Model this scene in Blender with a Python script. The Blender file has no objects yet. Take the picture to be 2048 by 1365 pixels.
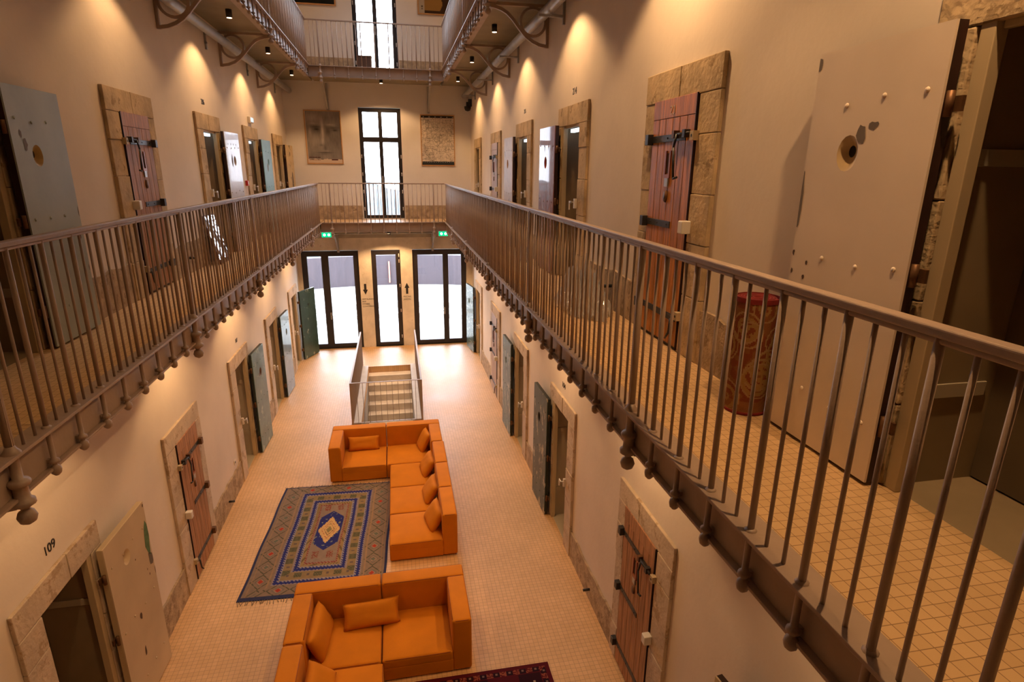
import bpy, bmesh, math, random
from mathutils import Vector, Matrix
random.seed(7)
scene = bpy.context.scene
COL = scene.collection
PI = math.pi

# ------------------------------------------------------------------ camera
XL, XR = -2.937, 2.316          # left and right wall planes
RL, RR = -2.044, 1.419          # railing planes of the two galleries
G1, G2 = 4.005, 8.004           # gallery floors
D, YB = 18.31, 17.09            # far wall, front edge of the far bridges
Y0 = -12.0                      # near end of the hall
TOP = 12.2
cam_d = bpy.data.cameras.new('camera'); cam = bpy.data.objects.new('camera', cam_d); COL.objects.link(cam)
cR = Vector((0.98142201, -0.19163105, 0.00940094)); cU = Vector((0.04527121, 0.27891101, 0.95924927)); cF = Vector((0.18644397, 0.94100276, -0.28240477))
cam.matrix_world = Matrix(((cR.x, cU.x, -cF.x, 0), (cR.y, cU.y, -cF.y, 0), (cR.z, cU.z, -cF.z, 5.474), (0, 0, 0, 1)))
cam_d.sensor_width = 36; cam_d.lens = 1165.4 / 2048 * 36; cam_d.clip_start = 0.05; cam_d.clip_end = 800
scene.camera = cam
scene.view_settings.view_transform = 'Standard'; scene.view_settings.look = 'None'
scene.view_settings.gamma = 1; scene.view_settings.use_curve_mapping = False
scene.view_settings.exposure = 0.0

# ------------------------------------------------------------------ light of the place
SKY = 17.0            # overcast sky
LAMP_W = 160          # gallery downlights, watts
WARM = (1.0, 0.57, 0.25)
w = bpy.data.worlds.new('overcast_sky'); scene.world = w; w.use_nodes = True
nt = w.node_tree; bg = nt.nodes['Background']
tc = nt.nodes.new('ShaderNodeTexCoord'); sx = nt.nodes.new('ShaderNodeSeparateXYZ'); rp = nt.nodes.new('ShaderNodeValToRGB')
nt.links.new(tc.outputs['Generated'], sx.inputs[0]); nt.links.new(sx.outputs['Z'], rp.inputs[0]); nt.links.new(rp.outputs[0], bg.inputs[0])
rp.color_ramp.elements[0].color = (0.80, 0.87, 1.0, 1); rp.color_ramp.elements[1].color = (0.70, 0.82, 1.0, 1)
bg.inputs[1].default_value = SKY
try:
    scene.cycles.max_bounces = 10; scene.cycles.diffuse_bounces = 5; scene.cycles.glossy_bounces = 4
    scene.cycles.transparent_max_bounces = 12; scene.cycles.transmission_bounces = 6
    scene.cycles.sample_clamp_indirect = 6; scene.cycles.caustics_reflective = False; scene.cycles.caustics_refractive = False
except Exception: pass
def portal(x0, x1, z0, z1, y):
    l = bpy.data.lights.new('window_portal', 'AREA'); l.shape = 'RECTANGLE'; l.size = x1 - x0; l.size_y = z1 - z0
    l.cycles.is_portal = True
    o = bpy.data.objects.new('window_portal', l); COL.objects.link(o)
    o.location = ((x0 + x1) / 2, y, (z0 + z1) / 2); o.rotation_euler = (-PI / 2, 0, 0)
OPEN_G = [(-2.84, -1.17), (-0.79, 0.08), (0.45, 2.13)]           # three glazed doors, x ranges
WIN = (-0.92, 0.27)
l = bpy.data.lights.new('rooflight_portal', 'AREA'); l.shape = 'RECTANGLE'; l.size = .9; l.size_y = 5.6; l.cycles.is_portal = True
o = bpy.data.objects.new('rooflight_portal', l); COL.objects.link(o); o.location = (-.3, 13.8, 12.41)
for a, b in OPEN_G: portal(a, b, 0.0, 3.1, D + 0.5)
portal(*WIN, G1 + .05, G1 + 3.12, D + 0.5); portal(*WIN, G2 + .05, G2 + 3.12, D + 0.5)

# ------------------------------------------------------------------ materials
MATS = {}
def srgb(c):
    return tuple(((v / 255) / 12.92 if v / 255 <= 0.04045 else ((v / 255 + 0.055) / 1.055) ** 2.4) for v in c)
def mat(name, col, rough=.6, metal=0, var=0.0, vscale=4, bump=0, bscale=30, col2=None, thr=None, stretch=(1, 1, 1), detail=4, col3=None, thr3=.62, spec=.5, coat=0):
    """base colour, soft variation (var), worn patches of col2 where a noise exceeds thr, noise bump"""
    if name in MATS: return MATS[name]
    m = bpy.data.materials.new(name); m.use_nodes = True; n = m.node_tree; N = n.nodes; L = n.links
    b = N['Principled BSDF']; b.inputs['Roughness'].default_value = rough; b.inputs['Metallic'].default_value = metal
    b.inputs['Specular IOR Level'].default_value = spec; b.inputs['Coat Weight'].default_value = coat
    b.inputs['Base Color'].default_value = (*col, 1)
    t = N.new('ShaderNodeTexCoord'); mp = N.new('ShaderNodeMapping'); mp.inputs['Scale'].default_value = stretch
    L.new(t.outputs['Object'], mp.inputs[0]); src = None
    if var:
        nz = N.new('ShaderNodeTexNoise'); nz.inputs['Scale'].default_value = vscale; nz.inputs['Detail'].default_value = detail; L.new(mp.outputs[0], nz.inputs[0])
        mr = N.new('ShaderNodeMapRange'); mr.inputs[1].default_value = .3; mr.inputs[2].default_value = .7
        mr.inputs[3].default_value = 1 - var; mr.inputs[4].default_value = 1 + var * .6; L.new(nz.outputs[0], mr.inputs[0])
        mx = N.new('ShaderNodeVectorMath'); mx.operation = 'SCALE'; mx.inputs[0].default_value = col; L.new(mr.outputs[0], mx.inputs['Scale'])
        src = mx.outputs[0]; L.new(src, b.inputs['Base Color'])
    for k, (c2, th, sc) in enumerate([(col2, thr, 5), (col3, thr3, 9)]):
        if c2 is None or th is None: continue
        nz = N.new('ShaderNodeTexNoise'); nz.inputs['Scale'].default_value = sc; nz.inputs['Detail'].default_value = 9; nz.inputs['Roughness'].default_value = .68
        ad = N.new('ShaderNodeVectorMath'); ad.operation = 'ADD'; ad.inputs[1].default_value = (k * 7.3, 3.1 * k, 1.7); L.new(mp.outputs[0], ad.inputs[0]); L.new(ad.outputs[0], nz.inputs[0])
        cr = N.new('ShaderNodeValToRGB'); cr.color_ramp.elements[0].position = th; cr.color_ramp.elements[1].position = th + .025; L.new(nz.outputs[0], cr.inputs[0])
        mi = N.new('ShaderNodeMixRGB'); L.new(cr.outputs[0], mi.inputs[0]); mi.inputs[2].default_value = (*c2, 1)
        if src is None: mi.inputs[1].default_value = (*col, 1)
        else: L.new(src, mi.inputs[1])
        src = mi.outputs[0]; L.new(src, b.inputs['Base Color'])
    if bump:
        nz = N.new('ShaderNodeTexNoise'); nz.inputs['Scale'].default_value = bscale; nz.inputs['Detail'].default_value = 5; L.new(mp.outputs[0], nz.inputs[0])
        bp = N.new('ShaderNodeBump'); bp.inputs['Strength'].default_value = bump; bp.inputs['Distance'].default_value = .01; L.new(nz.outputs[0], bp.inputs['Height']); L.new(bp.outputs[0], b.inputs['Normal'])
    MATS[name] = m; return m
def tile_mat(name, c1, c2, mortar, size, rough, msize=.035, dirt=.12):
    m = bpy.data.materials.new(name); m.use_nodes = True; n = m.node_tree; N = n.nodes; L = n.links; b = N['Principled BSDF']
    t = N.new('ShaderNodeTexCoord'); br = N.new('ShaderNodeTexBrick'); br.offset = 0; br.squash = 1
    br.inputs['Scale'].default_value = 1 / size; br.inputs['Brick Width'].default_value = 1; br.inputs['Row Height'].default_value = 1
    br.inputs['Mortar Size'].default_value = msize; br.inputs['Mortar Smooth'].default_value = .3; br.inputs['Bias'].default_value = 0
    br.inputs['Color1'].default_value = (*c1, 1); br.inputs['Color2'].default_value = (*c2, 1); br.inputs['Mortar'].default_value = (*mortar, 1)
    L.new(t.outputs['Object'], br.inputs[0])
    nz = N.new('ShaderNodeTexNoise'); nz.inputs['Scale'].default_value = .9; nz.inputs['Detail'].default_value = 6; L.new(t.outputs['Object'], nz.inputs[0])
    mr = N.new('ShaderNodeMapRange'); mr.inputs[1].default_value = .35; mr.inputs[2].default_value = .65; mr.inputs[3].default_value = 1 - dirt; mr.inputs[4].default_value = 1 + dirt * .5; L.new(nz.outputs[0], mr.inputs[0])
    mx = N.new('ShaderNodeVectorMath'); mx.operation = 'SCALE'; L.new(br.outputs['Color'], mx.inputs[0]); L.new(mr.outputs[0], mx.inputs['Scale']); L.new(mx.outputs[0], b.inputs['Base Color'])
    b.inputs['Roughness'].default_value = rough
    r2 = N.new('ShaderNodeMapRange'); r2.inputs[3].default_value = rough - .08; r2.inputs[4].default_value = rough + .15; L.new(nz.outputs[0], r2.inputs[0]); L.new(r2.outputs[0], b.inputs['Roughness'])
    bp = N.new('ShaderNodeBump'); bp.invert = True; bp.inputs['Strength'].default_value = .25; bp.inputs['Distance'].default_value = .003; L.new(br.outputs['Fac'], bp.inputs['Height']); L.new(bp.outputs[0], b.inputs['Normal'])
    return m
def emis(name, col, s):
    m = bpy.data.materials.new(name); m.use_nodes = True; n = m.node_tree; n.nodes.clear()
    e = n.nodes.new('ShaderNodeEmission'); e.inputs[0].default_value = (*col, 1); e.inputs[1].default_value = s
    o = n.nodes.new('ShaderNodeOutputMaterial'); n.links.new(e.outputs[0], o.inputs[0]); return m
def glass_mat():
    m = bpy.data.materials.new('window_glass'); m.use_nodes = True; n = m.node_tree; n.nodes.clear()
    t = n.nodes.new('ShaderNodeBsdfTransparent'); g = n.nodes.new('ShaderNodeBsdfGlossy'); g.inputs['Roughness'].default_value = .02
    f = n.nodes.new('ShaderNodeFresnel'); f.inputs[0].default_value = 1.45; mx = n.nodes.new('ShaderNodeMixShader'); o = n.nodes.new('ShaderNodeOutputMaterial')
    n.links.new(f.outputs[0], mx.inputs[0]); n.links.new(t.outputs[0], mx.inputs[1]); n.links.new(g.outputs[0], mx.inputs[2]); n.links.new(mx.outputs[0], o.inputs[0]); return m
def attr_mat(name, rough=.9, bump=0):
    m = bpy.data.materials.new(name); m.use_nodes = True; n = m.node_tree; b = n.nodes['Principled BSDF']; b.inputs['Roughness'].default_value = rough; b.inputs['Specular IOR Level'].default_value = .15
    a = n.nodes.new('ShaderNodeAttribute'); a.attribute_name = 'dye'; n.links.new(a.outputs['Color'], b.inputs['Base Color'])
    if bump:
        nz = n.nodes.new('ShaderNodeTexNoise'); nz.inputs['Scale'].default_value = 220; t = n.nodes.new('ShaderNodeTexCoord'); n.links.new(t.outputs['Object'], nz.inputs[0])
        bp = n.nodes.new('ShaderNodeBump'); bp.inputs['Strength'].default_value = bump; bp.inputs['Distance'].default_value = .004; n.links.new(nz.outputs[0], bp.inputs['Height']); n.links.new(bp.outputs[0], b.inputs['Normal'])
    return m
M_PLASTER = mat('lime_plaster', (.79, .705, .615), .85, var=.07, vscale=1.3, bump=.25, bscale=14)
M_PLASTER_FAR = mat('day_tinted_far_plaster', (.77, .73, .69), .85, var=.05, vscale=1.5, bump=.2, bscale=14)  # plaster copy with cool daylight put into its colour
M_CEIL = mat('ceiling_plaster', (.60, .55, .48), .9)
M_STONE = mat('limestone', (.56, .43, .27), .9, var=.28, vscale=5, bump=.9, bscale=26, col2=(.36, .26, .15), thr=.60)
M_STONE_LT = mat('pale_limestone', (.72, .65, .56), .85, var=.16, vscale=3, bump=.6, bscale=22, col2=(.52, .42, .31), thr=.64)
M_SURR = mat('mottled_surround_stone', (.60, .49, .37), .9, var=.18, vscale=4, bump=.9, bscale=24, col2=(.44, .33, .22), thr=.57)
M_PLINTH = mat('rough_plinth_stone', (.47, .36, .24), .95, var=.3, vscale=9, bump=1.0, bscale=40, col2=(.30, .22, .14), thr=.56)
M_CONC = mat('bare_concrete', (.42, .38, .32), .85, var=.2, vscale=2.5, bump=.4, bscale=18)
M_FLOOR = tile_mat('ground_mosaic', (.72, .455, .225), (.66, .405, .19), (.34, .21, .10), .056, .44)
M_DECK = tile_mat('gallery_mosaic', (.66, .45, .235), (.60, .40, .20), (.28, .17, .08), .056, .55)
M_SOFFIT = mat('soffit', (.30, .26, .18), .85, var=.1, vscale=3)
M_IRON = mat('painted_iron', (.37, .28, .225), .42, .0, var=.10, vscale=8, bump=.15, bscale=60, spec=.6)
M_BEAM = mat('painted_beam', (.37, .28, .225), .45, var=.12, vscale=4, bump=.2, bscale=30)
M_DARKIRON = mat('dark_iron', (.055, .055, .06), .45, .6, var=.3, vscale=12)
M_RUST = mat('rusty_brass', (.17, .085, .04), .5, .5, var=.3, vscale=20)
M_GALV = mat('galvanised', (.42, .42, .42), .4, .55, var=.15, vscale=6)
M_BLACK = mat('black_lamp', (.012, .012, .012), .5)
M_FRAME = mat('black_window_frame', (.022, .018, .020), .4)
M_GLASS = glass_mat()
M_CREAM = mat('cream_frame_paint', (.52, .42, .27), .6, var=.06)
M_GREYPANEL = mat('grey_beige_panel', (.47, .42, .33), .6, var=.06, vscale=2)
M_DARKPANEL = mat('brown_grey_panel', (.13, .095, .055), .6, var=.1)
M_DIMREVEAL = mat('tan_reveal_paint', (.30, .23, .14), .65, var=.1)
M_WHITE = mat('white_plastic', (.75, .72, .68), .4)
M_WOOD = mat('varnished_planks', (.52, .20, .04), .42, spec=.3, var=.5, vscale=3.0, bump=.3, bscale=18, stretch=(14, 14, 1), detail=7, col2=(.16, .055, .02), thr=.64)
M_WOOD_DULL = mat('worn_planks', (.44, .22, .11), .55, spec=.3, var=.45, vscale=3.0, bump=.3, bscale=18, stretch=(14, 14, 1), detail=7, col2=(.38, .27, .20), thr=.60)
M_WOOD_PALE = mat('pale_planks', (.50, .36, .29), .55, var=.3, vscale=3.0, stretch=(14, 14, 1), detail=7)
M_CORE = mat('dark_oxblood_timber', (.030, .008, .005), .5, var=.4, vscale=8)
M_CORE_DK = mat('black_green_timber', (.015, .02, .017), .5, var=.4, vscale=8)
M_VELVET = mat('orange_velvet', (.60, .20, .006), .82, var=.10, vscale=3.5, bump=.15, bscale=120, spec=.25)
for _n in [M_VELVET]:
    bs = _n.node_tree.nodes['Principled BSDF']; bs.inputs['Sheen Weight'].default_value = .18; bs.inputs['Sheen Tint'].default_value = (1, .55, .15, 1); bs.inputs['Sheen Roughness'].default_value = .4
M_LENS = emis('lamp_lens', (1, .62, .35), 14)
M_LED = emis('cell_strip_light', (.75, .88, 1), 1.8)
M_EXIT = emis('exit_green', (0.0, .55, .22), 1.6)
M_EXITW = emis('exit_white', (.8, 1, .9), 3.0)
M_TXT = mat('black_paint', (.015, .012, .012), .6)
M_TXTW = mat('chalk_paint', (.55, .42, .34), .7)
M_DYE = attr_mat('woven_dye', .9, .6)
M_PRINT = attr_mat('printed_sheet', .6)
M_OAK = mat('pale_oak', (.50, .27, .10), .5, var=.15, vscale=6)

# ------------------------------------------------------------------ mesh builder
class MB:
    def __init__(s): s.v = []; s.f = []; s.m = []; s.mats = []; s.smooth = []
    def mi(s, m):
        if m not in s.mats: s.mats.append(m)
        return s.mats.index(m)
    def add(s, vs, fs, m, smooth=False, M=None):
        b = len(s.v); k = s.mi(m)
        for p in vs: s.v.append(tuple(M @ Vector(p)) if M else tuple(p))
        for f in fs: s.f.append(tuple(b + i for i in f)); s.m.append(k); s.smooth.append(smooth)
        return s
    def box(s, x0, x1, y0, y1, z0, z1, m, M=None):
        if x0 > x1: x0, x1 = x1, x0
        if y0 > y1: y0, y1 = y1, y0
        if z0 > z1: z0, z1 = z1, z0
        v = [(x0, y0, z0), (x1, y0, z0), (x1, y1, z0), (x0, y1, z0), (x0, y0, z1), (x1, y0, z1), (x1, y1, z1), (x0, y1, z1)]
        return s.add(v, [(0, 3, 2, 1), (4, 5, 6, 7), (0, 1, 5, 4), (1, 2, 6, 5), (2, 3, 7, 6), (3, 0, 4, 7)], m, M=M)
    def lathe(s, prof, m, n=14, M=None, smooth=True):
        v = []; f = []
        for r, z in prof:
            for i in range(n): a = 2 * PI * i / n; v.append((r * math.cos(a), r * math.sin(a), z))
        for k in range(len(prof) - 1):
            for i in range(n): j = (i + 1) % n; f.append((k * n + i, k * n + j, (k + 1) * n + j, (k + 1) * n + i))
        f.append(tuple(reversed(range(n)))); f.append(tuple(range((len(prof) - 1) * n, len(prof) * n)))
        return s.add(v, f, m, smooth, M)
    def cyl(s, p, q, r, m, n=10, r2=None):
        p, q = Vector(p), Vector(q); d = q - p; M = Matrix.Translation(p) @ d.to_track_quat('Z', 'Y').to_matrix().to_4x4()
        return s.lathe([(r, 0), (r if r2 is None else r2, d.length)], m, n, M)
    def tube(s, pts, r, m, n=8):
        for a, b in zip(pts, pts[1:]): s.cyl(a, b, r, m, n)
        return s
    def ribbon(s, pts, wd, y0, y1, m, M=None, closed=False):
        """2-D polyline (a,z) given width wd and extruded from y0 to y1"""
        n = len(pts); L = []; R = []
        for i in range(n):
            if closed: p0, p1 = pts[i - 1], pts[(i + 1) % n]
            else: p0, p1 = pts[max(0, i - 1)], pts[min(n - 1, i + 1)]
            dx, dz = p1[0] - p0[0], p1[1] - p0[1]; l = math.hypot(dx, dz) or 1; nx, nz = -dz / l * wd / 2, dx / l * wd / 2
            L.append((pts[i][0] + nx, pts[i][1] + nz)); R.append((pts[i][0] - nx, pts[i][1] - nz))
        v = []
        for i in range(n): v += [(L[i][0], y0, L[i][1]), (R[i][0], y0, R[i][1]), (R[i][0], y1, R[i][1]), (L[i][0], y1, L[i][1])]
        f = []
        for i in range(n if closed else n - 1):
            a, b = i * 4, ((i + 1) % n) * 4
            for k in range(4): j = (k + 1) % 4; f.append((a + k, a + j, b + j, b + k))
        if not closed: f += [(3, 2, 1, 0), tuple((n - 1) * 4 + k for k in range(4))]
        return s.add(v, f, m, M=M)
    def prism(s, poly, z0, z1, m, M=None):
        n = len(poly); v = [(x, y, z0) for x, y in poly] + [(x, y, z1) for x, y in poly]
        f = [tuple(reversed(range(n))), tuple(range(n, 2 * n))] + [(i, (i + 1) % n, n + (i + 1) % n, n + i) for i in range(n)]
        return s.add(v, f, m, M=M)
    def mesh(s, name):
        me = bpy.data.meshes.new(name); me.from_pydata(s.v, [], s.f)
        for m in s.mats: me.materials.append(m)
        me.polygons.foreach_set('material_index', s.m); me.polygons.foreach_set('use_smooth', s.smooth)
        me.update(); bm = bmesh.new(); bm.from_mesh(me); bmesh.ops.recalc_face_normals(bm, faces=bm.faces[:]); bm.to_mesh(me); bm.free()
        return me
    def build(s, name, parent=None, bevel=0, segs=2):
        o = bpy.data.objects.new(name, s.mesh(name)); COL.objects.link(o)
        if parent: o.parent = parent
        if bevel: md = o.modifiers.new('bevel', 'BEVEL'); md.width = bevel; md.segments = segs; md.limit_method = 'ANGLE'
        return o
def tag(o, label, cat, group=None, kind=None):
    o['label'] = label; o['category'] = cat
    if group: o['group'] = group
    if kind: o['kind'] = kind
    return o
def thing(name, label, cat, loc=(0, 0, 0), rz=0, group=None):
    o = bpy.data.objects.new(name, None); o.empty_display_size = .1; COL.objects.link(o); o.location = loc; o.rotation_euler = (0, 0, rz)
    return tag(o, label, cat, group)
def struct(name, mb, bevel=0, parent=None):
    o = mb.build(name, parent, bevel)
    if not parent: o['kind'] = 'structure'
    return o
def dup(o, parent):
    c = o.copy(); COL.objects.link(c); c.parent = parent; return c
def text_obj(name, s, size, m, M, parent=None, extrude=.002):
    cu = bpy.data.curves.new(name, 'FONT'); cu.body = s; cu.size = size; cu.extrude = extrude; cu.align_x = 'LEFT'
    o = bpy.data.objects.new(name, cu); COL.objects.link(o)
    dg = bpy.context.evaluated_depsgraph_get(); me = bpy.data.meshes.new_from_object(o.evaluated_get(dg)); me.transform(M)
    bpy.data.objects.remove(o); n = bpy.data.objects.new(name, me); COL.objects.link(n); me.materials.clear(); me.materials.append(m)
    if parent: n.parent = parent
    return n

# ------------------------------------------------------------------ shell: walls with openings
OW, OH = .77, 2.04                       # cell opening
def oy(side, k): return (4.37 if side > 0 else 4.48) + 3.0 * k
# per side, per floor: k -> (state, depth)
STATE = {(1, 0): {-1: 'open', 0: 'shut', 1: 'open', 2: 'open', 3: 'shut', 4: 'open'},
         (1, 1): {-1: 'dark', 0: 'shut', 1: 'lit', 2: 'lit', 3: 'shut', 4: 'open'},
         (-1, 0): {0: 'dark', 1: 'shut', 2: 'open', 3: 'open', 4: 'open'},
         (-1, 1): {0: 'dark', 1: 'shut', 2: 'lit', 3: 'lit', 4: 'open'}}
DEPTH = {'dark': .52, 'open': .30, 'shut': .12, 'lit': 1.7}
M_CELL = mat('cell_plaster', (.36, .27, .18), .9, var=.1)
def side_wall(name, side):
    X = XR if side > 0 else XL; mb = MB()
    ops = []
    for fl, zf in ((0, 0.0), (1, G1)):
        for k, st in STATE[(side, fl)].items(): ops.append((oy(side, k), oy(side, k) + OW, zf, zf + OH, DEPTH[st]))
    ys = sorted({Y0, D} | {round(v, 4) for o in ops for v in o[:2]}); zs = sorted({-.0, TOP} | {round(v, 4) for o in ops for v in o[2:4]})
    for a, b in zip(ys, ys[1:]):
        for c, d in zip(zs, zs[1:]):
            ym, zm = (a + b) / 2, (c + d) / 2
            if any(o[0] < ym < o[1] and o[2] < zm < o[3] for o in ops): continue
            mb.add([(X, a, c), (X, b, c), (X, b, d), (X, a, d)], [(0, 1, 2, 3)], M_PLASTER)
    for a, b, c, d, dp in ops:
        x1 = X + side * dp
        mb.add([(X, a, c), (X, b, c), (X, b, d), (X, a, d), (x1, a, c), (x1, b, c), (x1, b, d), (x1, a, d)],
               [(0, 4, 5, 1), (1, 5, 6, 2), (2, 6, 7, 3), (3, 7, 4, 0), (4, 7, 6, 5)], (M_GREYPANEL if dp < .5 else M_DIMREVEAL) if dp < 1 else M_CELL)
    # outer skin
    xo = X + side * 2.1
    mb.add([(xo, Y0 - .3, -.3), (xo, D, -.3), (xo, D, TOP), (xo, Y0 - .3, TOP)], [(0, 1, 2, 3)], M_PLASTER)
    mb.add([(X, Y0, TOP), (X, D, TOP), (xo, D, TOP), (xo, Y0, TOP)], [(0, 1, 2, 3)], M_PLASTER)
    return struct(name, mb)
side_wall('wall_left', -1); side_wall('wall_right', 1)
# far wall with openings, 0.5 m thick
mb = MB(); holes = [(a, b, .0, 3.08) for a, b in OPEN_G] + [(*WIN, G1 + .02, G1 + 3.14), (*WIN, G2 + .02, G2 + 3.14)]
xs = sorted({XL, XR} | {v for h in holes for v in h[:2]}); zs = sorted({-.0, TOP, 3.45, 3.8} | {v for h in holes for v in h[2:]})
for a, b in zip(xs, xs[1:]):
    for c, d in zip(zs, zs[1:]):
        xm, zm = (a + b) / 2, (c + d) / 2
        if any(h[0] < xm < h[1] and h[2] < zm < h[3] for h in holes): continue
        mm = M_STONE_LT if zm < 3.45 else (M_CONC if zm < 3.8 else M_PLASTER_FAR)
        mb.add([(a, D, c), (b, D, c), (b, D, d), (a, D, d)], [(0, 1, 2, 3)], mm)
        mb.add([(a, D + .5, c), (b, D + .5, c), (b, D + .5, d), (a, D + .5, d)], [(0, 1, 2, 3)], M_STONE_LT)
for a, b, c, d in holes:
    mb.add([(a, D, c), (b, D, c), (b, D, d), (a, D, d), (a, D + .5, c), (b, D + .5, c), (b, D + .5, d), (a, D + .5, d)],
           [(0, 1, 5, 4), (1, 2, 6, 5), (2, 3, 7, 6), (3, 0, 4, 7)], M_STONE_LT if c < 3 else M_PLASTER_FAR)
mb.add([(XL - 2.2, D + .5, -.3), (XL, D + .5, -.3), (XL, D + .5, TOP), (XL - 2.2, D + .5, TOP)], [(0, 1, 2, 3)], M_STONE_LT)
mb.add([(XR + 2.2, D + .5, -.3), (XR, D + .5, -.3), (XR, D + .5, TOP), (XR + 2.2, D + .5, TOP)], [(0, 1, 2, 3)], M_STONE_LT)
struct('wall_back', mb)
mb = MB(); mb.box(XL, XR, Y0 - .2, Y0, 0, TOP, M_PLASTER); struct('wall_front', mb)
KX0, KX1, KY0, KY1 = -.75, .15, 11.0, 16.6      # rooflight
mb = MB()
for x0, x1, y0, y1 in [(XL, KX0, Y0, D + .5), (KX1, XR, Y0, D + .5), (KX0, KX1, Y0, KY0), (KX0, KX1, KY1, D + .5)]: mb.box(x0, x1, y0, y1, TOP, TOP + .2, M_CEIL)
struct('ceiling', mb)
# ground floor with the stairwell opening
SX0, SX1, SY0, SY1 = -.955, .225, 11.2, 16.33
mb = MB()
for x0, x1, y0, y1 in [(XL, SX0, Y0, D), (SX1, XR, Y0, D), (SX0, SX1, Y0, SY0), (SX0, SX1, SY1, D)]: mb.box(x0, x1, y0, y1, -.2, 0, M_FLOOR)
mb.box(XL, XR, D, D + .5, -.2, 0, M_STONE_LT)
struct('floor', mb)
# stair shaft + steps
stair = thing('staircase', 'stone staircase descending through the floor opening behind the orange sofa', 'stairs', (0, 0, 0))
mb = MB()
for k in range(14):
    y1 = SY1 - .28 * k; z1 = -.18 * (k + 1)
    mb.box(SX0 + .002, SX1 - .002, y1 - .28 - .03, y1, z1 - .2, z1, M_STONE_LT)
mb.build('stair_flight', stair, .008)
mb = MB()
mb.box(SX0 - .15, SX0, SY0, SY1, -3.2, -.2, M_CONC); mb.box(SX1, SX1 + .15, SY0, SY1, -3.2, -.2, M_CONC); mb.box(SX0, SX1, SY0 - .15, SY0, -3.2, -.2, M_CONC); mb.box(SX0 - .15, SX1 + .15, SY0 - .15, SY1, -3.4, -3.2, M_CONC)
mb.box(SX0, SX1, SY1, SY1 + .1, -3.2, -.2, M_CONC)
mb.build('shaft_wall', stair)
M_KERB = mat('grey_kerb', (.50, .47, .43), .5, var=.1)
for x0, x1 in ((-1.16, SX0), (SX1, .41)):
    MB().box(x0, x1, 12.3, SY1, .0, .035, M_KERB).build('kerb', stair, .006)

# ------------------------------------------------------------------ glazed doors and windows in the far wall
def glazed(name, x0, x1, z0, z1, mull, fw=.115, trans=None, handle=None, y=None, leaf_hinges=()):
    y = D + .06 if y is None else y; r = MB()
    r.box(x0, x0 + fw, y, y + .09, z0, z1, M_FRAME); r.box(x1 - fw, x1, y, y + .09, z0, z1, M_FRAME)
    r.box(x0 + fw, x1 - fw, y, y + .09, z1 - fw, z1, M_FRAME); r.box(x0 + fw, x1 - fw, y, y + .09, z0, z0 + fw * .9, M_FRAME)
    for a, b in mull: r.box(a, b, y, y + .09, z0 + fw * .9, z1 - fw, M_FRAME)
    cuts = [x0 + fw] + [v for ab in mull for v in ab] + [x1 - fw]
    if trans:
        for a, b in zip(cuts[::2], cuts[1::2]): r.box(a, b, y, y + .09, trans - .07, trans + .07, M_FRAME)
    o = struct(name, r)
    for a, b in zip(cuts[::2], cuts[1::2]):
        segs = [(z0 + fw * .9, z1 - fw)] if not trans else [(z0 + fw * .9, trans - .07), (trans + .07, z1 - fw)]
        for c, d in segs: MB().box(a, b, y + .04, y + .05, c, d, M_GLASS).build('glass_pane', o)
    for hx, hz, dr in (handle or []):
        h = MB(); h.box(hx - .02, hx + .02, y - .012, y, hz - .12, hz + .1, M_GALV); h.cyl((hx, y - .012, hz), (hx, y - .06, hz), .011, M_GALV); h.cyl((hx, y - .06, hz), (hx + dr * .13, y - .06, hz), .011, M_GALV)
        h.build('door_handle', o)
    for hx, hz in leaf_hinges: MB().cyl((hx, y - .01, hz - .05), (hx, y - .01, hz + .05), .012, M_WHITE).build('hinge', o)
    return o
a, b = OPEN_G[0]; glazed('door_1', a, b, 0, 3.06, [(-2.27, -2.06)], .16, handle=[(-2.1, 1.05, 1)])
a, b = OPEN_G[1]; glazed('door_2', a, b, 0, 3.06, [], .14, leaf_hinges=[(.04, 2.9), (.04, 2.72), (.04, 1.95), (.04, 1.15), (.04, .3)])
a, b = OPEN_G[2]; glazed('door_3', a, b, 0, 3.06, [(1.39, 1.56)], .16, handle=[(1.42, 1.1, -1)])
for nme, zf in (('window_1', G1), ('window_2', G2)):
    glazed(nme, WIN[0], WIN[1], zf + .02, zf + 3.13, [(-.375, -.265)], .11, trans=zf + 2.27, handle=[(-.32, zf + 1.15, 0)],
           leaf_hinges=[(WIN[0] + .03, zf + q) for q in (.3, .8, 1.3, 1.8)] + [(WIN[1] - .03, zf + q) for q in (.3, .8, 1.3, 1.8)])

r_ = MB(); 
for x0, x1, y0, y1 in [(KX0, KX0 + .06, KY0, KY1), (KX1 - .06, KX1, KY0, KY1)] + [(KX0 + .06, KX1 - .06, y_, y_ + .05) for y_ in (KY0, KY0 + 1.4, KY0 + 2.8, KY0 + 4.2, KY1 - .05)]: r_.box(x0, x1, y0, y1, TOP + .1, TOP + .18, M_FRAME)
o_ = struct('window_3', r_); MB().box(KX0 + .06, KX1 - .06, KY0, KY1, TOP + .19, TOP + .2, M_GLASS).build('glass_pane', o_)
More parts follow.
